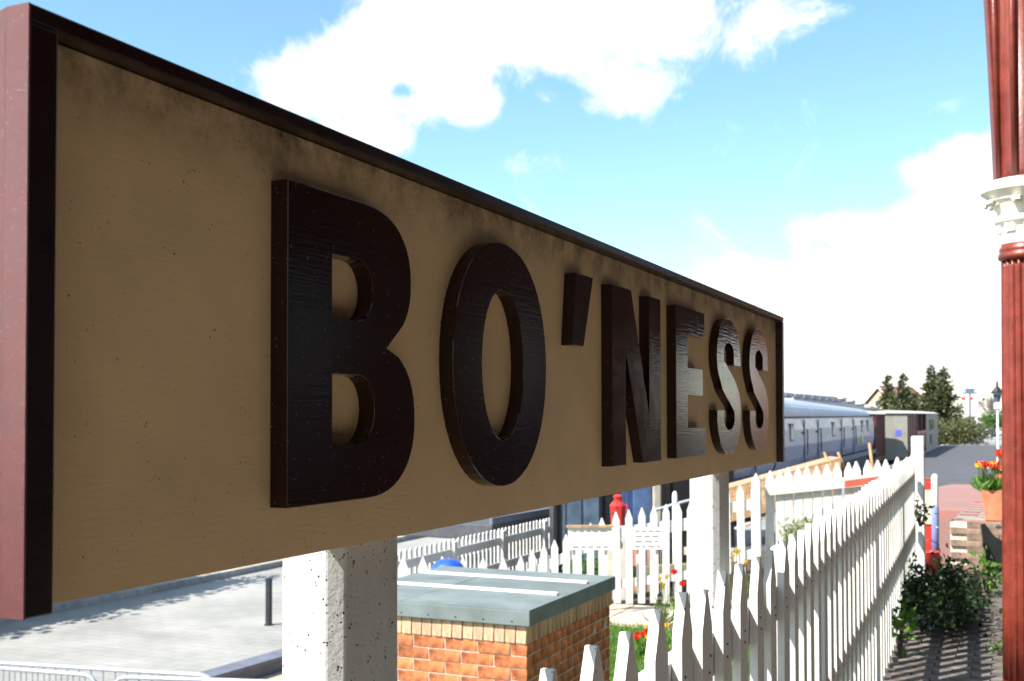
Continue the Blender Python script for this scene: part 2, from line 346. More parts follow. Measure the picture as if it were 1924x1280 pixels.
for j in range(prow(-1), prow(12.0)):
    for i in range(-1, 26):
        if prow(6.2) <= j < prow(9.6) and 0 <= i < 6: continue
        x = -.70 + i*.216 + (.108 if j % 2 else 0)
        if x-.104 < -.855: continue
        h = random.uniform(-.002,.002); mb.bx(x-.104, x+.104, j*.108-.05, j*.108+.05, -.0305+h, -.0005+h)
mb.build('far_bricks', M['path_brick'], path, kind='stuff')
PZ = -.75
quad('bounce_ground', [(.30,-6,.004),(3.2,-6,.004),(3.2,11.9,.004),(.30,11.9,.004)], mat('bounce_concrete', (.24,.22,.19), .9, .1, 1))  # unseen pale ground, added to bounce light onto the name board
def plat(x0, x1, ys, zs, name, m, dz=0):
    vs = []; fs = []
    for y, z in zip(ys, zs): vs += [(x0, y, z+dz), (x1, y, z+dz)]
    for i in range(len(ys)-1): fs.append((2*i, 2*i+1, 2*i+3, 2*i+2))
    return MB().add(vs, fs).build(name, m, kind='structure')
MB().prism([(12.25,ST),(14.5,ST),(14.5,.392),(12.25,.485)], lambda a, b: (-.62,a,b), lambda a, b: (6,a,b)).build('paved_ramp', M['paving_red'], kind='structure')
MB().prism([(14.5,ST),(40,ST),(40,PZ),(18.3,.235),(14.5,.392)], lambda a, b: (-2.0,a,b), lambda a, b: (6,a,b)).build('platform_ramp', M['paving_red'], kind='structure')
plat(-5.15, 12, (40, 93), (PZ, PZ), 'platform', M['asphalt'])
MB().bx(-5.15, -4.4, 19, 40, ST, PZ-.004).build('platform_wall', M['kerb'], kind='structure')
plat(-4.4, -2.0, (19, 40), (PZ-.004, PZ-.004), 'platform_side', M['asphalt'])
MB().bx(-5.3, -5.155, 19, 93, PZ-.12, PZ+.012).build('platform_coping', M['flag'], kind='structure')
# pieces of worn paving on the ramp
rp_ = bpy.data.objects['paved_ramp']
pvg = bxm('paving_brick', M['brick_red'], .43, .20, .02, .004); pvg2 = bxm('paving_brick', M['kerb'], .43, .20, .02, .004)
for j in range(27):
    for i in range(5):
        yy = 12.5+j*.215; z = .485-(yy-12.25)*(.25/6.05)
        if i < 5:
            o = put('paving_brick', pvg if (math.sin(j*1.7+i*.4)+random.uniform(-.7,.7)) > -.15-.05*(j-13) else pvg2, rp_, (-.38+i*.44+(.2 if j % 2 else 0), yy, z+.001)); o.rotation_euler = (-.041, 0, 0)
# brick retaining wall at the end of the path
rw = empty('retaining_wall', 'low brown brick retaining wall across the end of the shaded path', 'wall', (-.62, 12.0, 0))
MB().bx(.0, 6.6, .03, .24, -.02, .47).build('mortar_core', M['mortar'], rw)
wb = bxm('brick', M['brick_brown'], .292, .10, .054, .003)
for k in range(8):
    for i in range(8):
        put('brick', wb, rw, (.15+i*.302+(.151 if k % 2 else 0), .05+random.uniform(-.006,.006), .03+k*.0615), rz=random.uniform(-.01,.01))
MB().bx(2.7, 6.6, .0, .1, .0, .47).build('end_stones', M['brick_brown'], rw)
# track
for (tx, lab, nm) in ((-7.6, 'far track', 'ballast_bed'), (-5.4, 'near', 'ballast_bed')):
    pass
quad('trackbed', [(-9.4,14,ST+.012),(-5.2,26,ST+.012),(-5.2,120,ST+.012),(-9.4,120,ST+.012)], M['ballast'])
for x in (-8.3, -6.87):
    MB().bx(x-.035, x+.035, 16, 118, ST+.02, ST+.17).build('rail', M['rail'], kind='structure')
# far ground: pale strip of road at the platform end and rough bank
quad('far_road', [G(1772,838,PZ-.3),G(1900,812,PZ-.3),G(1900,799,PZ-.3),G(1786,820,PZ-.3)], M['flag'])
quad('car_park', [(-14,100,-1.2),(30,100,-1.2),(30,260,-1.2),(-14,260,-1.2)], M['street'])

# ------------------------------------------------------------------ name board
XF, XP, XL = -.8845, -.912, -.884            # frame front, panel face, letter face
XB = -.972
T0, T1 = .803, 4.728                         # near and far ends
ZB, ZT = EYE-.194, EYE+.4105
SK = .741
sign = empty('station_name_board', 'large cream station name board with maroon frame and raised letters reading BO\'NESS', 'sign', (-.6554, .595, 1.4063))
sign.scale = (SK, SK, SK)        # sections below are drawn full size, the board is 0.445 m high
sl = Vector((XF, T0, ZB))
def sb(x0, x1, y0, y1, z0, z1): return MB().bx(x0-sl.x, x1-sl.x, y0-sl.y, y1-sl.y, z0-sl.z, z1-sl.z)
pm = MB().bx(-.955, XP-.0062, T0+.02, T1-.02, ZB, ZT-.046).bx(XP-.0061, XP, T0+.02, T1-.02, ZB, ZT-.0198)
pnl = pm.build('panel', M['cream'], sign); pnl.location = -sl     # keeps world coordinates for the grime
FWD = .036
def fr(name, poly, y0, y1, m):
    return MB().prism(poly, lambda a, b: (a-sl.x, y0-sl.y, b-sl.z), lambda a, b: (a-sl.x, y1-sl.y, b-sl.z)).build(name, m, sign, bevel=.0025)
# top rail, its upper face falling to the back
fr('top_frame', [(XF,ZT-.0185),(XF,ZT),(XB,ZT-.016),(XB,ZT-.045),(XP-.006,ZT-.045),(XP-.006,ZT-.0185)], T0, T1, M['maroon'])
sb(XP-.002, XF, T0+.001, T0+FWD, ZB-.004, ZT-.0197).build('side_frame', M['maroon'], sign, bevel=.002)
sb(XP-.002, XF, T1-FWD, T1, ZB, ZT-.0197).build('side_frame', M['maroon'], sign, bevel=.002)
sb(XB, XP-.0035, T0+.0, T0+.019, ZB-.004, ZT-.047).build('end_board', M['maroon_end'], sign, bevel=.002)
# the near end of the frame, painted the same glossy red brown
sb(XP-.0033, XF+.0004, T0-.002, T0+.0005, ZB-.004, ZT-.001).build('end_cap', M['maroon_end'], sign)
MB().prism([(XB,ZB-.004),(XP-.0036,ZB-.004),(XP-.0036,ZT-.0015),(XB,ZT-.0165)], lambda a, b: (a-sl.x, -.002, b-sl.z), lambda a, b: (a-sl.x, -.0003, b-sl.z)).build('end_cap', M['maroon_end'], sign)
sb(XB, -.957, T0+.02, T1-.02, ZB, ZT-.047).build('back_board', M['maroon'], sign)
for z in (.095, .565, .34):
    MB().tube([(-.045-z*.05, -.0035, z), (-.045-z*.05, -.0015, z)], .0028, 8).build('screw', M['black'], sign)
# letters ------------------------------------------------------
LT, LB = EYE+.3175, EYE-.1225
def arc(cx, cy, rx, ry, a0, a1, n=14, p=2.0):
    o = []
    for i in range(n+1):
        a = R(a0+(a1-a0)*i/n); c, s = math.cos(a), math.sin(a)
        o.append((cx+rx*math.copysign(abs(c)**(2/p), c), cy+ry*math.copysign(abs(s)**(2/p), s)))
    return o
def letter(name, poly, holes=()):
    cy = sum(p[0] for p in poly)/len(poly)
    m = MB().prism(poly, lambda s, v: (XP-.001-XL, s-cy, v-LB), lambda s, v: (0, s-cy, v-LB), holes)
    o = m.build('letter', M['maroon_face'], sign, (XL-sl.x, cy-sl.y, LB-sl.z), bevel=.0012)
    o['label'] = 'raised maroon letter ' + name
    return o
z0 = EYE
B = [(1.233,LB),(1.233,LT)] + arc(1.425,z0+.2115,.141,.106,90,-38,16,2.3)[:] + [(1.49,z0+.104)] + arc(1.43,z0-.004,.148,.1185,52,-90,18,2.3)
h1 = [(1.339,z0+.231),(1.339,z0+.141)] + arc(1.41,z0+.186,.040,.045,-90,90,10)
h2 = [(1.34,z0+.060),(1.34,z0-.040)] + arc(1.412,z0+.010,.043,.050,-90,90,10)
letter('B', B, [h1, h2])
O_ = arc(1.922,z0+.097,.209,.230,0,352.5,47,2.12); Oi = arc(1.922,z0+.097,.094,.143,0,350,35,2.05)
letter('O', O_, [Oi])
letter('apostrophe', [(2.305,z0+.3165),(2.414,z0+.3165),(2.350,z0+.155),(2.284,z0+.155)])
letter('N', [(2.545,LB),(2.545,LT),(2.692,LT),(2.842,z0+.0),(2.842,LT),(2.948,LT),(2.948,LB),(2.79,LB),(2.648,z0+.164),(2.648,LB)])
letter('E', [(3.098,LB),(3.098,LT),(3.42,LT),(3.42,z0+.241),(3.222,z0+.241),(3.222,z0+.141),(3.396,z0+.141),(3.396,z0+.060),(3.222,z0+.060),(3.222,z0-.037),(3.424,z0-.037),(3.424,LB)])
def bez(p0, p1, p2, p3, n):
    o = []
    for i in range(n+1):
        t = i/n; u = 1-t
        o.append(tuple(u**3*a+3*u*u*t*b+3*u*t*t*c+t**3*d for a, b, c, d in zip(p0, p1, p2, p3)))
    return o
def S_poly(s0, w):
    t = .100; h = t/2; ty = .082/2; c = s0+w/2
    ut, lt = z0+.327-ty, z0-.131+ty                     # spine of the top and bottom bowls
    uc, lc = z0+.200, z0-.003
    rx = w/2-h
    sp = [(c+rx-.004, z0+.172)] + [(c+rx-.004, uc-.008)] + arc(c-.002, uc, rx-.003, ut-uc, 8, 178, 16, 2.1)
    sp += bez((c-rx, uc-.012), (c-rx, z0+.105), (c+rx, z0+.095), (c+rx, lc+.012), 14)
    sp += arc(c, lc, rx, lc-lt, -2, -176, 16, 2.1) + [(c-rx+.002, lc+.008), (c-rx+.002, z0+.018)]
    Lp, Rp = [], []
    for i, p in enumerate(sp):
        a = sp[max(0, i-1)]; b = sp[min(len(sp)-1, i+1)]
        d = Vector((b[0]-a[0], b[1]-a[1])).normalized(); n = Vector((-d.y, d.x))
        k = abs(d.x); th = h*(1-k)+ty*k*1.0
        if abs(d.x*d.y) > .3 and 22 < i < 36: th = max(th, h*1.02)
        Lp.append((p[0]+n.x*th, p[1]+n.y*th)); Rp.append((p[0]-n.x*th, p[1]-n.y*th))
    return Lp + Rp[::-1]
letter('S', S_poly(3.575, .345)); letter('S', S_poly(4.062, .338))
# sign posts, chamfered
def sign_post(s0, s1, label, g):
    c = .017; x0, x1 = -.779, -.702; s0 *= SK; s1 *= SK
    P = [(x0,s0),(x1-c,s0),(x1,s0+c),(x1,s1-c*.5),(x1-c*.5,s1),(x0,s1)]
    e = empty('sign_post', label, 'post', ((x0+x1)/2, (s0+s1)/2, -.67), group=g); l = Vector(e.location)
    MB().prism(P, lambda a, b: (a-l.x, b-l.y, 0), lambda a, b: (a-l.x, b-l.y, 1.4053+.67)).build('shaft', M['white_old'], e, bevel=.003)
sign_post(1.452, 1.645, 'thick chamfered white post under the BO end of the name board', 'white posts carrying the name board')
sign_post(3.845, 4.012, 'white post under the NESS end of the name board, rising behind the pickets', 'white posts carrying the name board')

# ------------------------------------------------------------------ picket fences
def picket_mesh(w, t, h, tip, m, along='y', round_=False):
    if round_: pts = [(-w/2,0),(w/2,0)] + arc(0, h-w/2, w/2, w/2, 0, 180, 8)
    else: pts = [(-w/2,0),(w/2,0),(w/2,h-tip),(w*.06,h),(-w*.06,h),(-w/2,h-tip)]
    if along == 'y': f0 = lambda a, b: (-t/2, a, b); f1 = lambda a, b: (t/2, a, b)
    else: f0 = lambda a, b: (a, -t/2, b); f1 = lambda a, b: (a, t/2, b)
    return MB().prism(pts, f0, f1).mesh('picket', m)
def run(name, label, path_pts, pitch, w, t, h, tip, rails, railside, m, posts=(), posth=0, roundtop=False, jit=.006, group=None, rail_t=.035, postw=.09, cat='fence'):
    # path_pts: (x, y, base z, top z) polyline
    base = Vector(path_pts[0][:3]); e = empty(name, label, cat, base, group=group)
    cache = {}
    for a, b in zip(path_pts, path_pts[1:]):
        A_, B_ = Vector(a[:2]), Vector(b[:2]); ln = (B_-A_).length; d = (B_-A_)/ln; ang = math.atan2(d.y, d.x)
        n = max(1, int(ln/pitch)); nrm = Vector((-d.y, d.x))*railside
        for i in range(n):
            f = (i+.5)/n; p = A_+(B_-A_)*f; zb = a[2]+(b[2]-a[2])*f; zt = a[3]+(b[3]-a[3])*f+random.uniform(-jit, jit)
            key = round(zt-zb, 2)
            if key not in cache: cache[key] = picket_mesh(w, t, key, tip, m, 'x', roundtop)
            o = put('picket', cache[key], e, (p.x-base.x, p.y-base.y, zt-key-base.z), rz=ang+random.uniform(-.02,.02)); o.rotation_euler.y = random.uniform(-.013,.013)
        for (r0, r1) in rails:                                   # below the top
            o1 = nrm*(t/2+.001); o2 = nrm*(t/2+.001+rail_t); q = []
            for pt, zt in ((A_, a[3]), (B_, b[3])):
                for o in (o1, o2):
                    for r in (r0, r1): q.append((pt.x+o.x-base.x, pt.y+o.y-base.y, zt-r-base.z))
            MB().add(q, [(0,1,3,2),(4,6,7,5),(0,4,5,1),(2,3,7,6),(0,2,6,4),(1,5,7,3)]).build('rail', m, e, bevel=.003)
    for (x, y, zb, zt) in posts:
        MB().bx(-postw/2, postw/2, -postw/2, postw/2, 0, zt-zb).build('post', m, e, (x-base.x, y-base.y, zb-base.z), bevel=.006)
    return e
fx = lambda y: -.61-.0325*max(0, y-3.2)
ys = [1.20, 3.32, 5.3, 7.4, 9.3, 10.85]
pts = [(fx(y), y, .03, 1.19) for y in ys]
run('picket_fence', 'tall white picket fence running along the shaded path in front of the name board', pts, .1765, .082, .020, 1.16, .085, ((.125,.222),(.585,.685)), 1, M['white'],
    posts=[(fx(y)-.095, y, -.6, 1.10) for y in (1.5, 3.9, 6.3, 8.8)], rail_t=.035, jit=.010)
tag(MB().bx(-.055,.055,-.055,.055,-.2,1.355).build('fence_post', M['white'], None, (-.838, 11.0, 0), bevel=.01), 'tall square white post where the long picket fence ends', 'post')
nf = bpy.data.objects['picket_fence']; nm_ = MB()
for ch in nf.children:
    if ch.name.startswith('picket'):
        for zz in (1.02, .56):
            for dz in (-.014, .014):
                p = Vector(ch.location)+Vector((.0105, random.uniform(-.015,.015), zz-ch.location.z-.03+dz+random.uniform(-.004,.004)))
                nm_.tube([p, p+Vector((.002,0,0))], .0028, 6)
nm_.build('nail_heads', M['bark'], nf, kind='stuff')
# street fence with rounded pickets
sf = [(-8.85, y, ST+.1, -.56) for y in (14.2, 15.08, 17.1, 19.08, 21.1, 23.1)]
run('street_fence', 'white fence with rounded pickets and grey shaded rails beside the street', sf, .157, .075, .022, 1.2, .05, ((.16,.30),(.62,.76)), -1, M['white'],
    posts=[(-8.83, s[1], ST, -.60) for s in sf[1:]], roundtop=True, postw=.13, jit=.003)
# fence behind the brick store (level), ramp fence, garden fence
a0, a1 = A(700,1046,9.5), A(962,1048,9.5)
run('garden_fence', 'level white picket fence just behind the felt roofed brick store', [(a0.x,a0.y,-.65,a0.z),(a1.x,a1.y,-.65,a1.z)], .150, .085, .02, 1, .10, ((.2,.28),(.75,.83)), -1, M['white'])
b0, b1, b2, b3 = A(966,1050,13), A(1142,968,13), A(1163,961,13), A(1330,938,13)
run('ramp_fence', 'white picket fence with a sloping top climbing between the brick store and the garden', [(b0.x,b0.y,-1.0,b0.z),(b1.x,b1.y,-.63,b1.z)], .128, .080, .02, 1, .09, ((.2,.32),(.7,.8)), 1, M['white'])
run('bed_fence', 'white pointed picket fence behind the daffodils and the near garden path', [(b2.x-.1,b2.y,-.63,b1.z+.03),(b3.x,b3.y,-.63,b3.z)], .134, .080, .02, 1, .10, ((.19,.33),(.80,.90)), 1, M['white'])
c0, c1, c2 = A(1352,918,11.8), A(1432,905,11.8), A(1712,857,11.8)
run('low_picket_fence', 'short run of white pickets between the far sign post and the white gate', [(c0.x,c0.y,-.12,c0.z),(c1.x,c1.y,-.12,c1.z)], .135, .075, .02, 1, .08, ((.17,.28),(.7,.8)), 1, M['white'])
tag(MB().prism([(-.045,0),(.045,0),(.045,.98),(0,1.07),(-.045,.98)], lambda a, b: (a,-.03,b), lambda a, b: (a,.03,b)).build('gate_post', M['white'], None, (A(1421,887,11.7).x, A(1421,887,11.7).y, -.12), bevel=.006), 'pointed white gate post left of the close boarded gate', 'post')
run('garden_gate', 'close boarded white picket gate with a wide top rail, in front of the train', [(c1.x+.02,c1.y,-.12,c1.z+.115),(c2.x,c2.y,-.12,c2.z)], .099, .088, .02, 1, .10, ((.155,.265),(.80,.90)), -1, M['white'], cat='gate', jit=.012)
# faded red plank on the gate
p0, p1 = A(1587,910,11.55), A(1664,900,11.55)
q = []
for p in (p0, p1):
    for o in (Vector((0,0,0)), Vector((.02,.04,0))):
        for z in (-.035, .035): q.append((p.x-p0.x+o.x, p.y-p0.y+o.y, p.z-p0.z+z))
tag(MB().add(q, [(0,1,3,2),(4,6,7,5),(0,4,5,1),(2,3,7,6),(0,2,6,4),(1,5,7,3)]).build('plank', M['red_plank'], None, p0), 'faded red plank fixed along the top rail of the white gate', 'plank')

# ------------------------------------------------------------------ brick store
BX0, BX1, BY0, BY1, BZ = -4.06, -2.655, 6.13, 7.70, .39
st = empty('brick_store', 'small orange brick store with a flat grey green felt roof and two pale battens', 'store', ((BX0+BX1)/2, (BY0+BY1)/2, -.66))
so = Vector(st.location)
ins = .035
MB().bx(BX0+ins+.004-so.x, BX1-ins-.004-so.x, BY0+ins+.004-so.y, BY1-ins-.004-so.y, 0, BZ-.06-so.z).build('mortar_core', M['mortar'], st)
bk = bxm('brick', M['brick'], .213, .10, .064, .003); bks = bxm('brick', M['brick_buff'], .064, .10, .105, .003)
bky = bxm('brick', M['brick'], .10, .213, .064, .003); bksy = bxm('brick', M['brick_buff'], .10, .064, .105, .003)
ztop = BZ-.098
x0, x1, y0, y1 = BX0+ins, BX1-ins, BY0+ins, BY1-ins
n = int((x1-x0)/.0715)
for i in range(n+1):
    put('brick', bks, st, (x1-.032-i*.0715-so.x, y0+.04-so.y+random.uniform(-.003,.003), ztop-.052-so.z))
for i in range(int((y1-y0-.1)/.0715)+1):
    put('brick', bksy, st, (x1-.04-so.x+random.uniform(-.003,.003), y0+.135+i*.0715-so.y, ztop-.052-so.z))
for k in range(9):
    z = ztop-.105-.01-.032-k*.075-so.z; ev = k % 2 == 0; jt = lambda: random.uniform(-.003,.003)
    if ev: put('brick', bky, st, (x1-.05-so.x, y0+.1065-so.y, z))
    else: put('brick', bk, st, (x1-.1065-so.x, y0+.05-so.y, z))
    cxx = x1-(.11 if ev else .2235)-.1065
    while cxx-.1 > x0:
        put('brick', bk, st, (cxx-so.x, y0+.05-so.y+jt(), z+jt()*.4), rz=random.uniform(-.006,.006)); cxx -= .2235
    cyy = y0+(.2235 if ev else .11)+.1065
    while cyy+.1 < y1:
        put('brick', bky, st, (x1-.05-so.x+jt(), cyy-so.y, z+jt()*.4), rz=random.uniform(-.006,.006)); cyy += .2235
    if cyy-.1065+.03 < y1: w_ = y1-(cyy-.1065); MB().bx(-.05,.05,-w_/2,w_/2,-.032,.032).build('brick', M['brick'], st, (x1-.05-so.x, y1-w_/2-so.y, z))
# roof: felt panels with lapped seams, fascia, battens
rf = MB().bx(BX0-so.x, BX1-so.x, BY0-so.y, BY1-so.y, BZ-.095-so.z, BZ-.006-so.z).build('roof', M['felt'], st, bevel=.004)
xs_ = [BX0, BX0+.52, BX1]
ysb = [BY0+.002, BY0+.60, BY0+1.15, BY1-.002]
for i in range(2):
    for j in range(3):
        MB().bx(xs_[i]+.003-so.x, xs_[i+1]-.003-so.x, ysb[j]+.002-so.y, ysb[j+1]-.002-so.y, BZ-.0055-so.z, BZ-so.z+.001*((i+j) % 2)).build('felt_sheet', M['felt'], rf)
for yb in (BY0+.60, BY0+1.15):
    MB().bx(BX0+.03-so.x, BX1-.06-so.x, yb-.022-so.y, yb+.022-so.y, BZ+.0015-so.z, BZ+.018-so.z).build('batten', M['batten'], rf, bevel=.003)
for i in range(7):
    MB().tube([(BX0+.15+i*.19-so.x, BY0-.003-so.y, BZ-.07-so.z), (BX0+.15+i*.19-so.x, BY0+.004-so.y, BZ-.07-so.z)], .005, 6).build('nail', M['black'], rf)

# ------------------------------------------------------------------ cast iron column
cl = Vector((.06, 7.08, 0))
co = empty('canopy_column', 'red fluted cast iron canopy column with a cream leafy capital', 'column', cl)
def flu(k, n): return 1 - .16*(.5-.5*math.cos(2*math.pi*k/6))**.6
FN = 20*6
MB().lathe([(.165,-.3),(.165,-.02),(.155,.0),(.152,.03)], n=48).build('base', M['col_red'], co, smooth=False)
sh = MB().lathe([(.151,.03),(.148,.5),(.140,1.4),(.131,2.40),(.131,2.44)], n=FN, flute=flu).build('shaft', M['col_red'], co, smooth=True)
MB().lathe([(.128,2.44),(.145,2.45),(.150,2.465),(.145,2.48),(.136,2.487),(.142,2.495),(.142,2.51),(.132,2.52),(.132,2.535)], n=48).build('collar', M['col_red'], co, smooth=True)
cap = MB().lathe([(.132,2.535),(.136,2.55),(.134,2.60),(.137,2.63),(.160,2.66),(.168,2.68),(.160,2.695),(.150,2.70),(.158,2.73),(.180,2.77),(.196,2.785),(.196,2.80),(.215,2.82),(.238,2.835),(.238,2.86),(.225,2.875),(.205,2.89),(.19,2.90)], n=64)
capo = cap.build('capital', M['col_cream'], co, smooth=False)
lf = MB(); lf.prism([(-.032,0),(.032,0),(.036,.05),(.018,.085),(-.018,.085),(-.036,.05)], lambda a, b: (.136+.25*b*b*4, a, b), lambda a, b: (.148+.25*b*b*4, a*.8, b))
lfm = lf.mesh('leaf', M['col_cream'])
sc = MB()
for k in range(15):
    a0_ = k/14*math.pi*1.6; r_ = .032*(1-.045*k)
    sc_p = (r_*math.cos(a0_), r_*math.sin(a0_))
    sc.v.append((.195+sc_p[0], -.022, .0+sc_p[1])); sc.v.append((.195+sc_p[0], .022, sc_p[1])); sc.v.append((.195+sc_p[0]*.6, .022, sc_p[1]*.6)); sc.v.append((.195+sc_p[0]*.6, -.022, sc_p[1]*.6))
for k in range(14):
    for j in range(4): sc.f.append((k*4+j, k*4+(j+1) % 4, k*4+4+(j+1) % 4, k*4+4+j))
scm = sc.mesh('volute', M['col_cream'])
for k in range(8):
    put('leaf', lfm, capo, (0,0,2.60), rz=R(45*k+10)); put('volute', scm, capo, (0,0,2.765), rz=R(45*k+32))
for k in range(4):
    a = R(90*k+195); dx, dy = math.cos(a), math.sin(a)
    nx, ny = -dy, dx
    q = []
    for (r0, r1, z) in ((.10,.165,2.90),(.10,.19,3.6),(.10,.235,4.6)):
        for rr in (r0, r1):
            for w in (-.035, .035): q.append((dx*rr+nx*w, dy*rr+ny*w, z))
    fs = []
    for i in range(2):
        o = i*4; fs += [(o,o+1,o+5,o+4),(o+2,o+6,o+7,o+3),(o,o+4,o+6,o+2),(o+1,o+3,o+7,o+5)]
    fs += [(0,2,3,1),(8,9,11,10)]
    MB().add(q, fs).build('bracket', M['col_red'], co, bevel=.006)
MB().lathe([(.15,2.89),(.14,2.95),(.135,4.6)], n=32).build('upper_shaft', M['col_red'], co, smooth=True)
for a in (205, 250, 290, 160):
    MB().tube([(.15*math.cos(R(a)), .15*math.sin(R(a)), 2.92), (.18*math.cos(R(a)), .18*math.sin(R(a)), 4.6)], .018, 10).build('moulding', M['col_red'], co, smooth=True)

# station building and canopy to the right of the column
sbd = empty('station_building', 'brick station building with a wide dark canopy beside the path and red column', 'building', (3.2, 4, 0))
MB().bx(0, 5, -12, 12.5, -.1, 4.6).build('wall', M['station_wall'], sbd)
MB().bx(-3.08, 0.02, -12, 9.0, 4.62, 4.75).bx(-3.08, -3.0, -12, 9.0, 4.2, 4.62).build('canopy', M['darkwall'], sbd)
MB().bx(-3.08, 5, 9.01, 26, 3.4, 3.6).build('added_dark_roof', M['darkwall'], sbd)  # out of view, added and widened to darken the letter reflections
for y in (-8, -4.6, -1.2, 1.8, 5.4):
    f = MB().bx(-.03, -.002, y, y+1.1, .9, 2.6).build('window', M['maroon'], sbd)
    MB().bx(-.04, -.031, y+.08, y+1.02, .98, 2.52).build('pane', M['glass'], f)

# ------------------------------------------------------------------ train
def coach(loc, label, L_=24.0):
    e = empty('railway_coach', label, 'coach', loc, group='silver blue coaches on the far track')
    W_ = 2.7
    # section (x from the right side, z above path level) : gentle tumblehome side then domed roof
    side = [(-.10,-.08),(-.03,.2),(0,.6),(-.01,1.1),(-.05,1.45),(-.07,1.52)]
    zz = -loc[2]
    sec = [(x, z+zz) for x, z in side]; full = sec + [(-W_-x, z) for x, z in sec[::-1]]
    MB().prism(full, lambda a, b: (a, 0, b), lambda a, b: (a, L_, b)).build('body', M['coach'], e, smooth=False)
    rs = [(-.055,1.525+zz)] + [(-W_/2+(W_/2-.05)*math.cos(R(t)), 1.56+zz+.67*math.sin(R(t))**.8) for t in range(6, 175, 12)] + [(-W_+.055,1.525+zz)]
    MB().prism(rs, lambda a, b: (a, -.05, b), lambda a, b: (a*.86-.19, L_+.1, (b-1.52-zz)*.55+1.52+zz)).build('roof', M['coach_roof'], e, smooth=False)
    MB().bx(-.075,.0,0,L_,1.475+zz,1.515+zz).build('gutter', M['coach_dark'], e)
    o = MB().bx(-.02,.06,0,L_,-.27+zz,-.09+zz).build('solebar', M['solebar'], e)
    k = 0; y = .8
    while y < L_-.5:
        MB().bx(.061,.066,y,y+.42,-.20+zz,-.15+zz).build('slot', M['black'], o); y += 1.35 if k % 2 else .95; k += 1
    MB().bx(-2.5,-.2,1,L_-1,-1.0+zz,-.28+zz).build('underframe', M['coach_dark'], e)
    for y in (3, 5.6, L_-5.6, L_-3):
        for xw in (-.35, -2.45): MB().tube([(xw,y,.47),(xw+.14,y,.47)], .46, 20).build('wheel', M['coach_dark'], e)
    y = 1.2
    for i in range(22):
        if y > L_-.8: break
        MB().lathe([(.08,0),(.08,.06),(.14,.07),(.14,.17),(.05,.20)], n=10).build('roof_vent', M['solebar'], e, (-W_/2+.1, y, 2.21+zz-(.004*y))); y += (.75 if i % 2 else 1.15)
    for y, w, z0_, z1_ in ((2.0,.55,.75,1.3),(10.6,.5,.75,1.3),(19.3,.55,.8,1.32),(21.3,.55,.8,1.32)):
        if y > L_-1: continue
        f = MB().bx(-.03,.012,y,y+w,z0_+zz,z1_+zz).build('window', M['solebar'], e); MB().bx(.0121,.016,y+.06,y+w-.06,z0_+.06+zz,z1_-.06+zz).build('pane', M['glass'], f)
    for y in (4.5, 7.3, 13.0, 16.6):
        if y > L_-1: continue
        MB().bx(-.02,.010,y,y+.05,-.05+zz,1.42+zz).build('door_seam', M['coach_dark'], e)
        MB().tube([(.03,y+.3,.25+zz),(.05,y+.3,.35+zz),(.05,y+.3,1.0+zz),(.03,y+.3,1.1+zz)], .022, 6).build('handrail', M['coach_dark'], e)
        MB().bx(.0,.03,y-.35,y-.2,.95+zz,1.02+zz).build('hinge', M['coach_dark'], e)
    if L_ > 20: MB().bx(.002,.014,19.1,19.65,.32+zz,.68+zz).build('label_plate', M['yellow'], e)
    return e
coach((-6.3, 32.6, ST), 'long silver blue railway coach with roof vents and recessed doors, behind the white gate')
coach((-6.3, 22.3, ST), 'short silver coach whose slotted grey solebar shows under the far end of the name board', 10.0)

GX = A(1705,800,59.5)
va = empty('goods_van', 'dark red ribbed goods van between the silver coach and the cream ended van', 'wagon', (-7.35, 57.3, ST))
MB().bx(-1.1,1.0,0,4.4,1.1,3.45).build('body', M['wagon_red'], va)
for i in range(6): MB().bx(1.002,1.05,i*.84,i*.84+.1,1.3,3.42).build('rib', M['wagon_red'], va)
for x in (-.9,-.35,.2,.55,.9): MB().bx(x-.05,x+.05,-.05,-.002,1.3,3.42).build('rib', M['wagon_red'], va)
MB().prism([(-1.2,3.455),(1.1,3.455),(.75,3.58),(0,3.66),(-.8,3.58)], lambda a, b: (a,-.1,b), lambda a, b: (a,4.5,b)).build('roof', M['wagon_roof'], va)
MB().bx(-1,.95,.1,4.3,.6,1.28).build('underframe', M['black'], va)
gv = empty('guard_van', 'guard van with a cream end wall, open red verandah and grey far section', 'wagon', (GX.x-1.0, GX.y, ST))
GH = 3.50
MB().bx(-1.05,1.0,0,.08,1.0,GH).build('end_wall', M['wagon_grey'], gv)
MB().bx(.38,.70,-.015,-.002,2.28,2.62).build('notice', M['blue_sign'], gv)
MB().bx(-1.05,1.0,.082,5.9,1.0,GH).build('body', M['wagon_red'], gv)
for i in range(4): MB().bx(1.001,1.05,.2+i*1.5,.34+i*1.5,1.0,GH-.02).build('rib', M['wagon_red'], gv)
MB().bx(-1.05,1.0,5.92,13.0,1.0,1.5).bx(-1.05,-.95,5.92,13.0,1.5,GH).bx(.93,1.0,5.92,13.0,1.08,2.3).build('verandah', M['wagon_red'], gv)
MB().bx(.90,1.05,5.92,13.0,2.31,2.46).build('handrail', M['wagon_rail'], gv)
for y in (5.95, 9.5, 12.8): MB().bx(.92,1.04,y,y+.18,1.5,GH-.01).build('pillar', M['wagon_red'], gv)
MB().bx(1.052,1.10,6.6,8.6,1.7,2.2).build('lamp_box', M['wagon_rail'], gv)
MB().bx(-1.05,1.0,13.02,25.0,1.0,GH-.02).build('cabin', M['wagon_grey'], gv)
MB().bx(1.001,1.03,16.5,20.5,2.4,3.1).build('window', M['glass'], gv)
MB().bx(1.001,1.06,17,20,1.5,2.1).build('ducket', M['black'], gv)
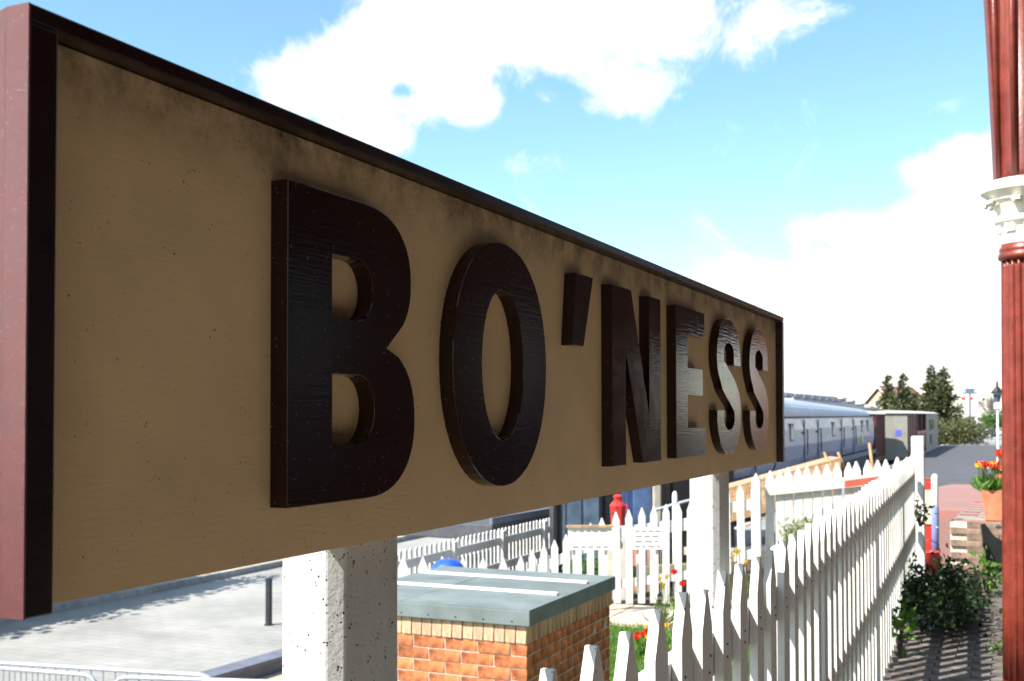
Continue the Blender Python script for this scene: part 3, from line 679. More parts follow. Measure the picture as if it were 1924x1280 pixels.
MB().prism([(-1.2,GH),(1.12,GH),(.75,GH+.10),(0,GH+.17),(-.8,GH+.10)], lambda a, b: (a,-.12,b), lambda a, b: (a,25.2,b)).build('roof', M['wagon_roof'], gv)
MB().bx(-1,.9,.1,24.8,.5,.98).build('underframe', M['black'], gv)
for y in (2, 8, 15, 21): MB().tube([(.8,y,.6),(.9,y,.6)], .45, 16).build('wheel', M['black'], gv)

# ------------------------------------------------------------------ foliage helpers
def leaf(mb, p, d, ln, w, nrm=None):
    d = d.normalized(); a = Vector((random.gauss(0,1), random.gauss(0,1), random.gauss(0,1))) if nrm is None else nrm
    u = d.cross(a)
    if u.length < 1e-4: u = Vector((1,0,0))
    u.normalize(); n = u.cross(d)*.15*ln
    mb.add([p, p+d*ln*.45+u*w/2+n, p+d*ln, p+d*ln*.45-u*w/2+n], [(0,1,2,3)])
def rdir(): 
    v = Vector((random.gauss(0,1), random.gauss(0,1), random.gauss(0,1))); return v.normalized()
def shrub(name, label, cat, c, rad, nstem, nleaf, ln, w, m, clump=.35, stems='bark'):
    e = empty(name, label, cat, c); mb = MB(); sm = MB()
    centres = []
    for i in range(nstem):
        a = random.uniform(0, 6.283); r = random.uniform(.25, 1)
        tip = Vector((rad[0]*r*math.cos(a), rad[1]*r*math.sin(a), rad[2]*random.uniform(.45, 1.0)))
        mid = tip*.5+Vector((0,0,.06*rad[2]))
        sm.tube([(tip.x*.1,tip.y*.1,0), mid, tip], [.008,.005,.002], 5)
        centres += [tip, mid+Vector((0,0,.1*rad[2])), tip*.8]
    for i in range(nleaf):
        cc_ = random.choice(centres); p = cc_ + Vector((random.gauss(0,rad[0]*clump), random.gauss(0,rad[1]*clump), random.gauss(0,rad[2]*clump*.7)))
        if p.z < .01: p.z = random.uniform(.01, .15*rad[2])
        leaf(mb, p, rdir()+Vector((0,0,.4)), ln*random.uniform(.6,1.2), w*random.uniform(.7,1.2))
    sm.build('stems', M[stems], e); mb.build('leaves', M[m], e, kind='stuff')
    return e
shrub('evergreen_shrub', 'dark glossy evergreen shrub sprawling over the path beside the fence', 'shrub', (-.59, 9.1, 0), (.33,1.15,.29), 40, 3600, .06, .032, 'leaf_dark', .22)
shrub('laurel_sprig', 'light green leafy sprig at the right edge of the dark shrub', 'shrub', (-.24, 10.4, 0), (.10,.18,.30), 8, 70, .075, .045, 'leaf_green', .3)
shrub('fence_climber', 'dark leafy climber poking through the end of the picket fence', 'climber', (-.80, 10.7, .55), (.08,.16,.22), 8, 90, .05, .028, 'leaf_dark', .3)
shrub('small_weed', 'small bright green weed growing on the dark path beside the column', 'weed', (-.10, 7.9, 0), (.10,.10,.08), 8, 60, .06, .02, 'leaf_green', .3)
shrub('low_plant', 'broad green leaves at the foot of the picket fence', 'plant', (-.70, 7.55, 0), (.05,.16,.28), 6, 26, .12, .05, 'leaf_green', .3)
vc = A(1512, 1000, 8.4)
shrub('variegated_bush', 'pale variegated bush just showing above the near pickets', 'bush', (vc.x-.05, vc.y, .35), (.12,.75,.36), 44, 1500, .05, .025, 'leaf_pale', .13)
# grass
gr = MB()
for i in range(26000):
    x = random.uniform(-4.6,-.9); y = random.uniform(6.4,11.2)
    if x < BX1 + .02 and y < BY1+.05: continue
    leaf(gr, Vector((x,y,-.66)), Vector((random.gauss(0,.3),random.gauss(0,.3),1)), random.uniform(.04,.09), .008)
go = gr.build('grass', M['grass']); tag(go, 'bright green grass on the garden bed beside the brick store', 'grass', kind='stuff')
def flowers(name, label, cat, c, n, spread, h, petal, leafm='leaf_green', head=.035, blades=5, bl=.03):
    e = empty(name, label, cat, c); st_ = MB(); 
    lm = MB()
    for i in range(n):
        x, y = random.uniform(-spread[0], spread[0]), random.uniform(-spread[1], spread[1]); hh = h*random.uniform(.8,1.1); tx, ty = x+random.gauss(0,.03), y+random.gauss(0,.03)
        st_.tube([(x,y,0),((x+tx)/2+.01,(y+ty)/2,hh*.5),(tx,ty,hh)], .004, 5)
        for k in range(blades):
            leaf(lm, Vector((x+random.gauss(0,.02),y+random.gauss(0,.02),0)), Vector((random.gauss(0,.5),random.gauss(0,.5),1)), hh*random.uniform(.5,.95), bl)
        hd = MB(); pm_ = petal[i % len(petal)]
        if cat == 'tulips':
            for k in range(6):
                a = R(60*k+random.uniform(-8,8)); u = Vector((math.cos(a), math.sin(a), 0)); v = Vector((-u.y, u.x, 0))
                hd.add([u*.004, u*head*.75+v*head*.5+Vector((0,0,head*.5)), u*head*.9+v*head*.3+Vector((0,0,head*1.2)), u*head*.6+Vector((0,0,head*1.7)), u*head*.9-v*head*.3+Vector((0,0,head*1.2)), u*head*.75-v*head*.5+Vector((0,0,head*.5))], [(0,1,2,3,4,5)])
        else:
            for k in range(6):
                a = R(60*k); u = Vector((-.4, math.cos(a), math.sin(a))); v = Vector((0, -math.sin(a), math.cos(a)))
                hd.add([Vector((0,0,0)), u*head*.6+v*head*.3, u*head, u*head*.6-v*head*.3], [(0,1,2,3)])
            hd.lathe([(head*.25,0),(head*.35,head*.5)], n=8)
        hd.build('bloom', M[pm_], e, (tx,ty,hh))
    st_.build('stems', M[leafm], e); lm.build('leaves', M[leafm], e)
    return e
for (x, y, d, lb, nn) in ((1255,1092,11.6,'yellow daffodils in front of the pointed bed fence',4),(1392,1045,10.6,'yellow daffodils to the right of the far sign post',5)):
    c = A(x,y,d); flowers('daffodil_clump', lb, 'daffodils', (c.x,c.y,-.66 if x < 1300 else -.45), nn, (.10,.12), c.z+.66 if x < 1300 else c.z+.47, ['petal_yellow'], 'grass', .05, 9, .014)
c = G(1278,1160,-.66); flowers('tulip_clump', 'single red tulip among narrow leaves left of the far sign post', 'tulips', (c.x,c.y,-.66), 2, (.06,.06), .42, ['petal_red'], 'grass', .04, 10, .015)
c = G(1222,1225,-.66); flowers('red_flower_bed', 'low red and orange flowers in the grass behind the nearest pickets', 'tulips', (c.x,c.y,-.66), 16, (.13,.35), .16, ['petal_red','petal_yellow','petal_red'], 'leaf_green', .03, 5, .02)
# planter with tulips on top of the retaining wall
pc = A(1868, 985, 11.35)
pl = empty('planter', 'square terracotta planter standing on the brick retaining wall', 'planter', (-.10, 12.42, .487))
MB().add([(-.20,-.18,0),(.2,-.18,0),(.2,.18,0),(-.2,.18,0),(-.235,-.21,.31),(.235,-.21,.31),(.235,.21,.31),(-.235,.21,.31)], [(0,3,2,1),(0,1,5,4),(1,2,6,5),(2,3,7,6),(3,0,4,7)]).build('tub', M['terracotta'], pl, bevel=.008)
MB().add([(-.22,-.2,.285),(.22,-.2,.285),(.22,.2,.285),(-.22,.2,.285)], [(0,1,2,3)]).build('soil', M['soil'], pl)
flowers('planter_tulips', 'red, yellow and white tulips growing in the terracotta planter', 'tulips', (-.10,12.42,.775), 30, (.24,.18), .24, ['petal_red','petal_yellow','petal_red','petal_white','petal_red'], 'leaf_green', .036, 9, .035)
p2 = A(1871, 933, 19.6)
pl2 = empty('planter', 'further terracotta planter on the asphalt, mostly hidden by the red column', 'planter', (p2.x+.30, p2.y, p2.z), group=None)
for ch in [c_ for c_ in pl.children]:
    cp = ch.copy(); C.objects.link(cp); cp.parent = pl2
for o_, s_ in ((pl2, 1.3),): o_.scale = (s_, s_, s_)
t2 = flowers('planter_tulips', 'small group of red and yellow tulips further along the platform', 'tulips', (p2.x+.28,p2.y,p2.z+.38), 16, (.26,.22), .34, ['petal_red','petal_yellow','petal_red'], 'leaf_green', .055, 9, .05)

# ------------------------------------------------------------------ small things at the path end
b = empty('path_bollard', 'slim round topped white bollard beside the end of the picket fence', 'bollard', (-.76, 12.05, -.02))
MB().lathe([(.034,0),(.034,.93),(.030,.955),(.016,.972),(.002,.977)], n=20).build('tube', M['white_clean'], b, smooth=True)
MB().lathe([(.0355,.02),(.0355,.645),(.034,.65)], n=20).build('shade_band', mat('painted_blue_shade', (.22,.27,.55), .5, .05), b, smooth=True)  # bluish shade on the lower half, painted as a coloured band
MB().lathe([(.012,0),(.012,.006)], n=10).build('stud', M['white_clean'], b, (.02,-.036,.44))
rb = empty('red_stand', 'red box stand with a cream notice panel behind the fence post', 'stand', (-.855, 12.62, -.1))
MB().bx(-.06,.055,-.06,.06,0,.96).build('body', M['red'], rb, bevel=.01)
MB().bx(-.052,.045,-.075,-.062,.50,.86).build('notice_panel', M['panel_cream'], rb, bevel=.004)
MB().bx(-.066,.06,-.066,.066,.961,.985).build('lid', M['brick_red'], rb, bevel=.006)
fb = empty('fire_bucket', 'red fire bucket on the ground beside the slim white bollard', 'bucket', (-.80, 11.80, -.0))
MB().lathe([(.07,0),(.10,.2),(.105,.205),(.098,.2),(.068,.01)], n=20).build('pail', M['red'], fb, smooth=True)
MB().tube([(-.10,0,.2),(-.08,0,.28),(0,0,.32),(.08,0,.28),(.10,0,.2)], .005, 6).build('handle', M['black'], fb)
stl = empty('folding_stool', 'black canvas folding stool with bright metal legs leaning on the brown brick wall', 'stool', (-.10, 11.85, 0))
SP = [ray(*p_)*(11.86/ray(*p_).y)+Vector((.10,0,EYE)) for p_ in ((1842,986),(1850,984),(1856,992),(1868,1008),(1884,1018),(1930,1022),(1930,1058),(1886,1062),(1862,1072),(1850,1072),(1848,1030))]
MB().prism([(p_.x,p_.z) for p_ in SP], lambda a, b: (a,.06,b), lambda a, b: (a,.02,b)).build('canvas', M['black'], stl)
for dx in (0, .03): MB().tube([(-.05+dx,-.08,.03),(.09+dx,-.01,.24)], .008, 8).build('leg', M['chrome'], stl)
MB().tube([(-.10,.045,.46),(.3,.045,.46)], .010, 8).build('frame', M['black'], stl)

# handcart behind the gate
hc = empty('luggage_trolley', 'tan wooden luggage trolley with upright handles behind the white gate', 'trolley', (-2.2, 14.6, -.2))
c_a, c_b = A(1368,925,14.4), A(1580,868,14.4)
def slab(mb, a, b, t, h, o=Vector((0,0,0))):
    d = Vector((b.x-a.x, b.y-a.y, 0)).normalized(); n = Vector((-d.y, d.x, 0))*t
    q = []
    for p in (a, b):
        for k in (Vector((0,0,0)), n):
            for z in (0, h): q.append(p+k+Vector((0,0,z))-o)
    return mb.add(q, [(0,1,3,2),(4,6,7,5),(0,4,5,1),(2,3,7,6),(0,2,6,4),(1,5,7,3)])
ho = Vector(hc.location)
for k in range(4):
    slab(MB(), c_a+Vector((0,0,-.08-k*.105)), c_b+Vector((0,0,-.08-k*.105)), .03, .10, ho).build('plank', M['tan_wood'], hc, bevel=.004)
slab(MB(), c_a+Vector((0,0,.026)), c_b+Vector((0,0,.026)), .5, .03, ho).build('deck', M['tan_wood'], hc)
for xx in (1562, 1588):
    p = A(xx, 870, 14.5); MB().tube([p-ho-Vector((0,0,.1)), p-ho+Vector((-.09,0,.14))], .018, 8).build('handle', M['tan_wood'], hc)
pp = A(1640,840,14.0); tag(MB().tube([pp+Vector((-.04,0,.05)), pp+Vector((.02,0,-.5)), pp+Vector((.04,0,-1.3))], .02, 8).build('wooden_pole', M['tan_wood']), 'bent tan wooden pole standing in front of the red goods van', 'pole')
for wy in (.3, 1.3):
    MB().tube([(-.3+wy*.4,-.1,.18),(-.3+wy*.4,-.04,.18)], .18, 18).build('wheel', M['black'], hc)

# ------------------------------------------------------------------ yard objects under the board
def along(xa, xb, y, d, zb, zt, name, label, cat, m, depth=.6, parts=None):
    a, b_ = A(xa, y, d), A(xb, y, d); dr = Vector((b_.x-a.x, b_.y-a.y, 0)); w = dr.length
    e = empty(name, label, cat, (a.x, a.y, zb), math.atan2(dr.y, dr.x))
    MB().bx(0, w, 0, depth, 0, zt-zb).build('body', M[m], e, bevel=.02)
    return e, w
e, w = along(1062,1128,960,16.5,ST,.55,'steel_cabinet','blue grey steel cabinet seen under the board, left of the red lamp','cabinet','steelblue',.8)
for k in range(2): MB().bx(.03+k*w/2, w/2-.02+k*w/2, -.02, -.002, .1, 2.3).build('door', M['steelblue'], e, bevel=.006)
MB().bx(-.04,-.002,-.02,.0,.0,2.4).build('edge_strip', M['steelblue'], e)
e, w = along(1176,1227,960,16.0,ST,.8,'storage_bin','dark blue plastic storage bin seen under the board, right of the red lamp','bin','navy',.8)
MB().bx(.10,w-.02,-.03,-.002,.1,2.55).build('door', mat('faded_blue_plastic', (.07,.12,.24), .4, .2, 4), e, bevel=.01)
e, w = along(1228,1243,960,15.8,ST,.8,'beige_post','plain beige post beside the dark blue storage bin','post','beige',.15)
e, w = along(1040,1380,960,19.5,ST,.9,'open_wagon','black open wagon standing behind the cabinets and red lamp','wagon','black',2.2)
for k in range(8): MB().bx(k*w/8, k*w/8+.06, -.04, -.002, .5, 2.7).build('rib', M['black'], e)
pr = A(1268,925,14.5); e = empty('white_marker_post', 'short round topped white post with pale blue rails beside the dark bin', 'post', (pr.x,pr.y,ST))
MB().lathe([(.035,0),(.035,2.37),(.02,2.41),(.003,2.42)], n=14).build('shaft', M['white_clean'], e, smooth=True)
for z in (2.25, 1.95): MB().tube([(-.25,-.1,z-.08),(.0,0,z),(.35,.15,z+.1)], .022, 8).build('rail', M['galv'], e)
# red lamp
lp = A(1161, 985, 13.6)
e = empty('red_lamp', 'red railway hand lamp with a dark lens, above the white pickets', 'lamp', (lp.x, lp.y, lp.z-.01))
MB().lathe([(.085,0),(.09,.01),(.10,.2),(.105,.235),(.075,.275),(.05,.29),(.05,.33),(.06,.335),(.06,.35),(.03,.37)], n=8).build('body', M['red'], e)
MB().tube([(-.01,-.09,.15),(-.02,-.118,.15)], [.042,.045], 18).build('lens_ring', M['black'], e)
MB().lathe([(.002,.018),(.02,.014),(.038,0)], n=16).build('lens', M['glass'], e, (-.02,-.119,.15)); e.children[-1].rotation_euler = (R(90),0,0)
MB().tube([(.085,0,.22),(.12,0,.26),(.12,0,.1),(.085,0,.06)], .008, 6).build('handle', M['red'], e)
tag(MB().bx(-.12,.12,-.1,.1,-1.05,0).build('lamp_stand', M['beige'], None, (lp.x, lp.y+.03, lp.z-.012), bevel=.01), 'beige timber stand under the red lamp', 'stand')
# notice boards on the fence
def notice(x0, y0, x1, y1, d, label, lines, tan=False):
    a, b_ = A(x0, y1, d), A(x1, y1, d); top = A(x0, y0, d).z; dr = Vector((b_.x-a.x, b_.y-a.y, 0)); w = dr.length; h = top-a.z
    e = empty('notice_board', label, 'notice board', (a.x,a.y,a.z), math.atan2(dr.y, dr.x))
    MB().bx(0,w,0,.025,0,h).build('board', M['notice'], e, bevel=.003)
    if tan: MB().bx(-.02,w+.02,-.02,.05,h+.001,h+.025).build('cap', M['tan_wood'], e)
    for k in range(lines):
        z = h*(.85-.7*k/max(1,lines-1)); x = w*.1
        while x < w*.85:
            l_ = random.uniform(.03,.08); MB().bx(x, min(x+l_,w*.9), -.003, -.001, z-.008, z+.006).build('text_mark', M['ink'], e); x += l_+.03
    for xx in (.05, w-.08): MB().bx(xx, xx+.03, .03, .06, -.5, h*.8).build('leg', M['white'], e)
notice(1068,992,1150,1034,12.3,'wide white notice board with a tan top edge under the red lamp',2,True)
notice(1188,992,1246,1033,12.55,'white notice board with several text lines on the pointed bed fence',4)
# items behind the bed fence
for (xa,xb,y,z,m,nm,lb,ct) in ((1190,1200,1075,.32,'terracotta','brick_pillar','small red brick pillar behind the bed fence','pillar'),(1216,1228,1075,.32,'terracotta','brick_pillar','second red brick pillar, right of the other behind the bed fence','pillar')):
    a = A(xa,y,14.2); b_ = A(xb,y,14.2); tag(MB().bx(0,(b_-a).length,0,.3,-.3,z+.02).build(nm, M[m], None, (a.x,a.y,a.z)), lb, ct)
a, b_ = A(1190,1092,13.6), A(1330,1085,13.6)
tag(slab(MB(), a, b_, .12, .17).build('timber_sleeper', M['olive']), 'olive green timber sleeper edging the bed behind the pointed pickets', 'timber')
# planting seen through the fence
for (x, d, lb) in ((1090,13.9,'low green plants behind the left white notice board'),(1120,14.1,'green leafy plant behind the pickets near the store roof')):
    c = A(x, 1060, d); shrub('border_plant', lb, 'plant', (c.x,c.y,-.7), (.22,.2,.45), 14, 320, .07, .03, 'leaf_green', .3)
# blue dome
bd = A(842,1066,9.0)
e = empty('blue_cover', 'bright blue domed cover behind the felt roof of the brick store', 'cover', (bd.x,bd.y,-.65))
zc = bd.z+.65
MB().lathe([(.13,0),(.13,zc-.05),(.14,zc-.03),(.125,zc+.01),(.10,zc+.04),(.06,zc+.062),(.01,zc+.068)], n=28, flute=lambda k,n: 1+.02*math.cos(k*math.pi*.5)).build('cover', M['bluecover'], e, smooth=True)
# bollard in the street
bo = G(505,1175,ST); e = empty('street_bollard', 'slim black bollard standing alone on the grey street paving', 'bollard', (bo.x,bo.y,ST))
MB().lathe([(.055,0),(.055,.73),(.06,.735),(.06,.76),(.03,.775)], n=8).build('shaft', M['bollard'], e)
MB().lathe([(.075,0),(.075,.02)], n=12).build('base_plate', M['bollard'], e)
# crowd barriers
def barrier(pa, pb, label):
    d = Vector((pb.x-pa.x, pb.y-pa.y, 0)); ln = d.length; e = empty('crowd_barrier', label, 'barrier', (pa.x,pa.y,ST), math.atan2(d.y,d.x), group='steel crowd barriers in the street')
    H = 1.1; r = .12
    top = [(0,0,.25),(0,0,H-r)] + [(r-r*math.cos(R(t)),0,H-r+r*math.sin(R(t))) for t in (30,60,90)] + [(ln-r+r*math.sin(R(t)),0,H-r+r*math.cos(R(t))) for t in (0,30,60,90)] + [(ln,0,.25),(0,0,.25)]
    MB().tube(top, .021, 10).build('frame', M['galv'], e, smooth=True)
    n = int(ln/.12)
    for i in range(1, n): MB().tube([(i*ln/n,0,.25),(i*ln/n,0,H-.02)], .008, 6).build('bar', M['galv'], e)
    for x in (.3, ln-.3): MB().tube([(x,-.3,.02),(x,-.05,.2),(x,0,.25),(x,.05,.2),(x,.3,.02)], .014, 6).build('foot', M['galv'], e)
BT = ST+1.1
barrier(G(-130,1238,BT), G(402,1270,BT), 'furthest steel crowd barrier, its long top rail crossing the bottom left of the street')
barrier(G(-160,1243,BT), G(182,1270,BT), 'left steel crowd barrier with its rounded corner in front of the longer rail')
barrier(G(212,1272,BT), G(560,1283,BT), 'nearest steel crowd barrier, just its top rail showing left of the thick post')

# wall / hedge on the far side of the street casting the shadow, low green plants
hw = empty('roadside_wall', 'low dark wall with ivy beyond the far kerb of the street', 'wall', (-16.1, 4, ST))
MB().bx(-.15,.15,-14,12.6,.12,3.0).build('wall', M['kerb'], hw)
iv = MB()
for i in range(5000):
    leaf(iv, Vector((random.uniform(-.3,.45), random.uniform(-2,13.4), random.uniform(.15,3.5))), rdir(), .2, .14)
iv.build('ivy', M['leaf_dark'], hw, kind='stuff')
# dark shed / car beyond the street fence
dp = A(900, 985, 26)
e = empty('parked_trailer', 'long dark flat trailer parked beyond the street fence', 'trailer', (dp.x,dp.y,ST), R(86))
MB().bx(-1.5,7.5,-1.2,1.2,.7,1.05).build('deck', M['slate'], e, bevel=.03)
MB().bx(-1.5,7.5,-1.2,-1.12,1.05,1.2).build('side_rail', M['solebar'], e)
for x in (-.6,.4,5.5,6.5): MB().tube([(x,-1.1,.42),(x,-.85,.42)], .42, 18).build('wheel', M['tyre'], e)

# ------------------------------------------------------------------ far background
def T(px_, py_, d): return A(px_, py_, d)
# house with gable
hA, hR = T(1620,772,135), T(1668,772,135)
h0 = T(1619,775,135); hd = (T(1670,775,135)-h0); hd.z = 0; gw = hd.length/math.cos(R(38)); ang = math.atan2(hd.y, hd.x)
hs_ = empty('gabled_house', 'sandstone house with a brown tiled roof above the railway wagons', 'house', (h0.x,h0.y,ST), ang-R(38))
ez = T(1619,762,135).z-ST; rz_ = T(1645,729,135).z-ST
MB().prism([(0,0),(gw,0),(gw,ez-.5),(gw/2,rz_-.3),(0,ez-.5)], lambda a, b: (a,0,b), lambda a, b: (a,11,b)).build('wall', M['house_wall'], hs_)
MB().prism([(-.4,ez-.7),(gw/2,rz_),(gw+.4,ez-.7),(gw+.4,ez-.5),(gw/2,rz_+.25),(-.4,ez-.5)], lambda a, b: (a,-.3,b), lambda a, b: (a,11.2,b)).build('roof', M['tile_roof'], hs_)
MB().prism([(-.45,ez-.75),(gw/2,rz_-.02),(gw+.45,ez-.75),(gw+.45,ez-.45),(gw/2,rz_+.3),(-.45,ez-.45)], lambda a, b: (a,-.36,b), lambda a, b: (a,-.31,b)).build('barge_board', M['white'], hs_)
w_ = MB().bx(gw/2-.5,gw/2+.3,-.04,-.005,ez-.1,ez+.7).build('window', M['white'], hs_); MB().bx(gw/2-.4,gw/2+.2,-.06,-.041,ez,ez+.6).build('pane', M['glass'], w_)
wing0 = T(1652,775,138); wing1 = T(1700,775,138); wd = wing1-wing0; wd.z = 0
h2_ = T(1712,775,150); hs2 = empty('far_house', 'second tan house gable just showing between the conifers', 'house', (h2_.x,h2_.y,ST), ang)
e2, r2 = T(1712,752,150).z-ST, T(1722,731,150).z-ST
MB().prism([(-1.8,0),(1.8,0),(1.8,e2),(.0,r2),(-1.8,e2)], lambda a, b: (a,0,b), lambda a, b: (a,6,b)).build('wall', M['house_wall'], hs2)
MB().prism([(-2.1,e2-.2),(0,r2+.05),(2.1,e2-.2),(2.1,e2),(0,r2+.3),(-2.1,e2)], lambda a, b: (a,-.3,b), lambda a, b: (a,6.2,b)).build('roof', M['tile_roof'], hs2)
# slate roofed shed with skylights
s0_, s1_ = T(1520,772,95), T(1650,775,95); sdv = s1_-s0_; sdv.z = 0; sw = sdv.length
sh_ = empty('slate_shed', 'long shed with a dark slate roof and pale skylights behind the coach', 'shed', (s0_.x,s0_.y,ST), math.atan2(sdv.y,sdv.x))
rz2 = T(1560,738,95).z-ST; ez2 = T(1600,770,95).z-ST
MB().bx(0,sw,0,8,0,ez2).build('wall', M['kerb'], sh_)
MB().add([(-.3,-.3,ez2),(sw+.3,-.3,ez2),(sw-1.6,4,rz2-.35),(.3,4,rz2),(-.3,8.3,ez2),(sw+.3,8.3,ez2)], [(0,1,2,3),(3,2,5,4),(1,5,2),(0,3,4)]).build('roof', M['slate'], sh_)
for k in range(4):
    xx = sw-2.6+k*.55; f = .75-k*.18
    MB().bx(xx,xx+.45,-.3+4.3*f-.25,-.3+4.3*f,ez2+(rz2-ez2)*f-.1,ez2+(rz2-ez2)*f+.12).build('skylight', M['white'], sh_)
def conifer(px_, top, d, rad, label, lean=0, g='dark conifers behind the wagons'):
    t = A(px_, top, d); base = Vector((t.x, t.y, ST)); H = t.z-ST
    e = empty('conifer', label, 'tree', base, group=g)
    MB().tube([(0,0,0),(lean*.3,0,H*.6),(lean,0,H*.97)], [.22,.12,.02], 7).build('trunk', M['bark'], e)
    mb = MB(); z = H*.12
    while z < H*.99:
        f = (z/H); rr = rad*1.25*((1-f)**1.1)*random.uniform(.55,1.35)+.05
        nb_ = 9 if f < .8 else 5
        for k in range(nb_):
            a = random.uniform(0,6.283); tip = Vector((math.cos(a)*rr+lean*f, math.sin(a)*rr, z+random.uniform(-.05,.35)*rr*.6)); st0 = Vector((lean*f*.6,0,z))
            m_ = max(4, int(rr*11))
            for j in range(m_):
                q_ = (j+1)/m_; p = st0.lerp(tip, q_)+Vector((random.gauss(0,.07),random.gauss(0,.07),-.18*q_*rr*.3+random.gauss(0,.06)))
                leaf(mb, p, Vector((math.cos(a),math.sin(a),random.uniform(-.6,.7)))+rdir()*.8, random.uniform(.28,.5), .20)
        z += .20
    mb.build('crown', M['conifer'], e)
for (px_, top, d, rad, lb, ln_) in ((1666,707,108,1.5,'slender conifer at the left of the row, in front of the house roof',.1),(1693,705,106,1.9,'bushy conifer second from the left, its top bent over',.25),
    (1720,738,104,2.3,'shorter broad conifer in the middle of the row',0),(1748,688,108,1.9,'tallest conifer of the row, its spire above the wagons',.1),(1762,702,110,2.0,'conifer close against the right of the tallest one',0),
    (1771,692,107,2.2,'conifer at the right end of the row with ragged side branches',.1),(1680,745,103,1.8,'low round conifer in front of the house roof',0),(1738,742,102,1.9,'low conifer just above the guard van roof',0)):
    conifer(px_, top, d, rad, lb, ln_)
# rough hedge and bare trees
for (x, y, d, rx, rh, lb, mm) in ((1792,812,96,2.6,1.5,'rough green brown hedge beside the platform end','hedge'),(1812,806,100,2.0,1.3,'scrubby hedge left of the white van','hedge'),(1872,790,125,2.0,1.4,'green bush behind the lamp post at the far right','leaf_green')):
    c = A(x, y, d); gz = c.z-rh; shrub('hedge', lb, 'hedge', (c.x,c.y,gz), (rx,1.5,rh*1.5), 26, 2600, .26, .16, mm, .22)
def bare(px_, top, d, w, label):
    t = A(px_, top, d); e = empty('bare_tree', label, 'tree', (t.x,t.y,ST), group='leafless trees in the distance'); H = t.z-ST; mb = MB()
    def grow(p, d_, ln, r, lv):
        q = p+d_*ln; mb.tube([p,q],[r,r*.7],4,False)
        if lv: 
            for k in range(3 if lv > 1 else 4): grow(q if k else p.lerp(q,.7), (d_+rdir()*.55+Vector((0,0,.12))).normalized(), ln*random.uniform(.6,.8), r*.6, lv-1)
    tr = MB().tube([(0,0,0),(0,0,H*.4)],[.22,.15],6).build('trunk', M['twig'], e)
    for k in range(4): grow(Vector((0,0,H*.35)), (Vector((0,0,1))+rdir()*.6).normalized(), H*.22, .10, 5)
    mb.build('crown', M['twig'], e)
bare(1862,742,190,4,'leafless grey tree right of the signal'); bare(1882,748,180,4,'leafless tree partly behind the red column')
# semaphore signal
sp_ = G(1836,841,PZ-.5); sD = (sp_-Vector((0,0,EYE))).dot(fw)
sg = empty('semaphore_signal', 'white semaphore signal mast with a red and white arm', 'signal', sp_)
tz = A(1835,742,sD).z-sp_.z; k_ = sD/FPX
MB().tube([(0,0,0),(0,0,tz)], 3.4*k_, 8).build('mast', M['white_clean'], sg)
az_ = A(1835,749,sD).z-sp_.z
for (a, b_, m) in ((-26,-19,'red'),(-18.9,-13,'white_clean'),(-12.9,-6,'red'),(-5.9,10,'white_clean')):
    MB().bx(a*k_,b_*k_,-.12,-.08,az_-2.6*k_,az_+2.6*k_).build('arm', M[m], sg, (0,-4.3*k_+.08,0))
MB().bx(8*k_,14*k_,-.1,.1,az_-4*k_,az_+1*k_).build('spectacle', M['black'], sg); MB().bx(-4*k_,4*k_,-4*k_,4*k_,0,4*k_).build('base', M['black'], sg)
mp_ = A(1823,800,150); e = empty('grey_mast', 'thin grey lattice mast behind the semaphore signal', 'mast', (mp_.x,mp_.y,ST))
mz = A(1823,733,150).z-ST
MB().tube([(0,0,0),(0,0,mz)], .11, 6).build('mast', M['steelblue'], e); MB().bx(-.9,.9,-.1,.1,mz-.5,mz-.3).bx(-.7,.7,-.1,.1,mz-.1,mz+.1).bx(-.5,.5,-.25,.25,mz-.5,mz+.2).build('head', M['steelblue'], e)
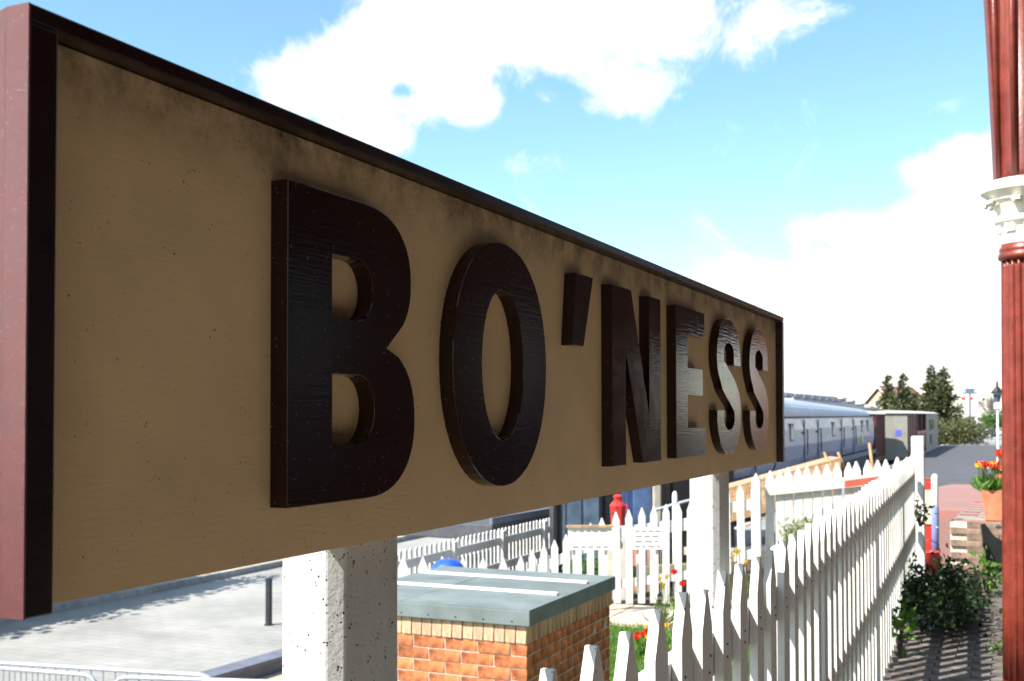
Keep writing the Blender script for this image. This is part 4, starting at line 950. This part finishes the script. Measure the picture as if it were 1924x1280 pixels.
# lamp post
lD = 46; l0 = A(1874,760,lD); e = empty('platform_lamp', 'old fashioned black lantern lamp post on the platform, half behind the column', 'lamp post', (l0.x,l0.y,PZ))
k_ = lD/FPX; Z = lambda y: A(1874,y,lD).z-PZ
MB().tube([(0,0,0),(0,0,.5),(0,0,Z(750))], [.09,.05,.04], 10).build('post', M['white_clean'], e)
MB().lathe([(8*k_,Z(740)),(13*k_,Z(739)),(9*k_,Z(735)),(5*k_,Z(729)),(2*k_,Z(726)),(2.5*k_,Z(722)),(.5*k_,Z(714))], n=8).build('lantern_roof', M['black'], e)
MB().lathe([(4*k_,Z(755)),(8*k_,Z(740.5))], n=4).build('lantern_glass', M['steelblue'], e)
MB().bx(-6*k_,7*k_,-.1,-.05,Z(768),Z(757)).build('name_plate', M['notice'], e)
# vehicles in the far car park
def van(px0, px1, top, bot, d, m, label, name, cat, tall=True):
    a, b_ = A(px0, bot, d), A(px1, bot, d); dr = b_-a; dr.z = 0; w = dr.length; h = A(px0,top,d).z-a.z
    e = empty(name, label, cat, a, math.atan2(dr.y,dr.x))
    if tall: P = [(0,.18*h),(w,.18*h),(w,.5*h),(w*.86,.56*h),(w*.74,.96*h),(w*.7,h),(.03*w,h),(0,.95*h)]
    else: P = [(0,.2*h),(w,.2*h),(w,.55*h),(w*.8,.62*h),(w*.66,.97*h),(w*.3,h),(w*.12,.65*h),(0,.58*h)]
    MB().prism(P, lambda x, z: (x,0,z), lambda x, z: (x,1.8,z)).build('body', M[m], e, bevel=.06)
    if tall: MB().prism([(w*.62,.58*h),(w*.82,.58*h),(w*.73,.88*h),(w*.62,.88*h)], lambda x, z: (x,-.02,z), lambda x, z: (x,-.001,z)).build('window', M['glass'], e)
    else: MB().prism([(w*.2,.62*h),(w*.76,.62*h),(w*.64,.92*h),(w*.32,.94*h)], lambda x, z: (x,-.02,z), lambda x, z: (x,-.001,z)).build('window', M['glass'], e)
    for x in (.2*w, .8*w): MB().tube([(x,-.03,.17*h),(x,.2,.17*h)], .17*h, 14).build('wheel', M['tyre'], e)
van(1812,1858,792,822,112,'car_white','white van parked behind the semaphore signal','parked_van','van')
van(1806,1829,812,830,100,'car_blue','small dark blue car in front of the white van','parked_car','car',False)
van(1846,1876,808,820,104,'car_blue','dark car with a pale roof parked right of the signal','parked_car','car',False)
van(1862,1892,796,812,135,'car_white','white car parked at the far right beside the column','parked_car','car',False)
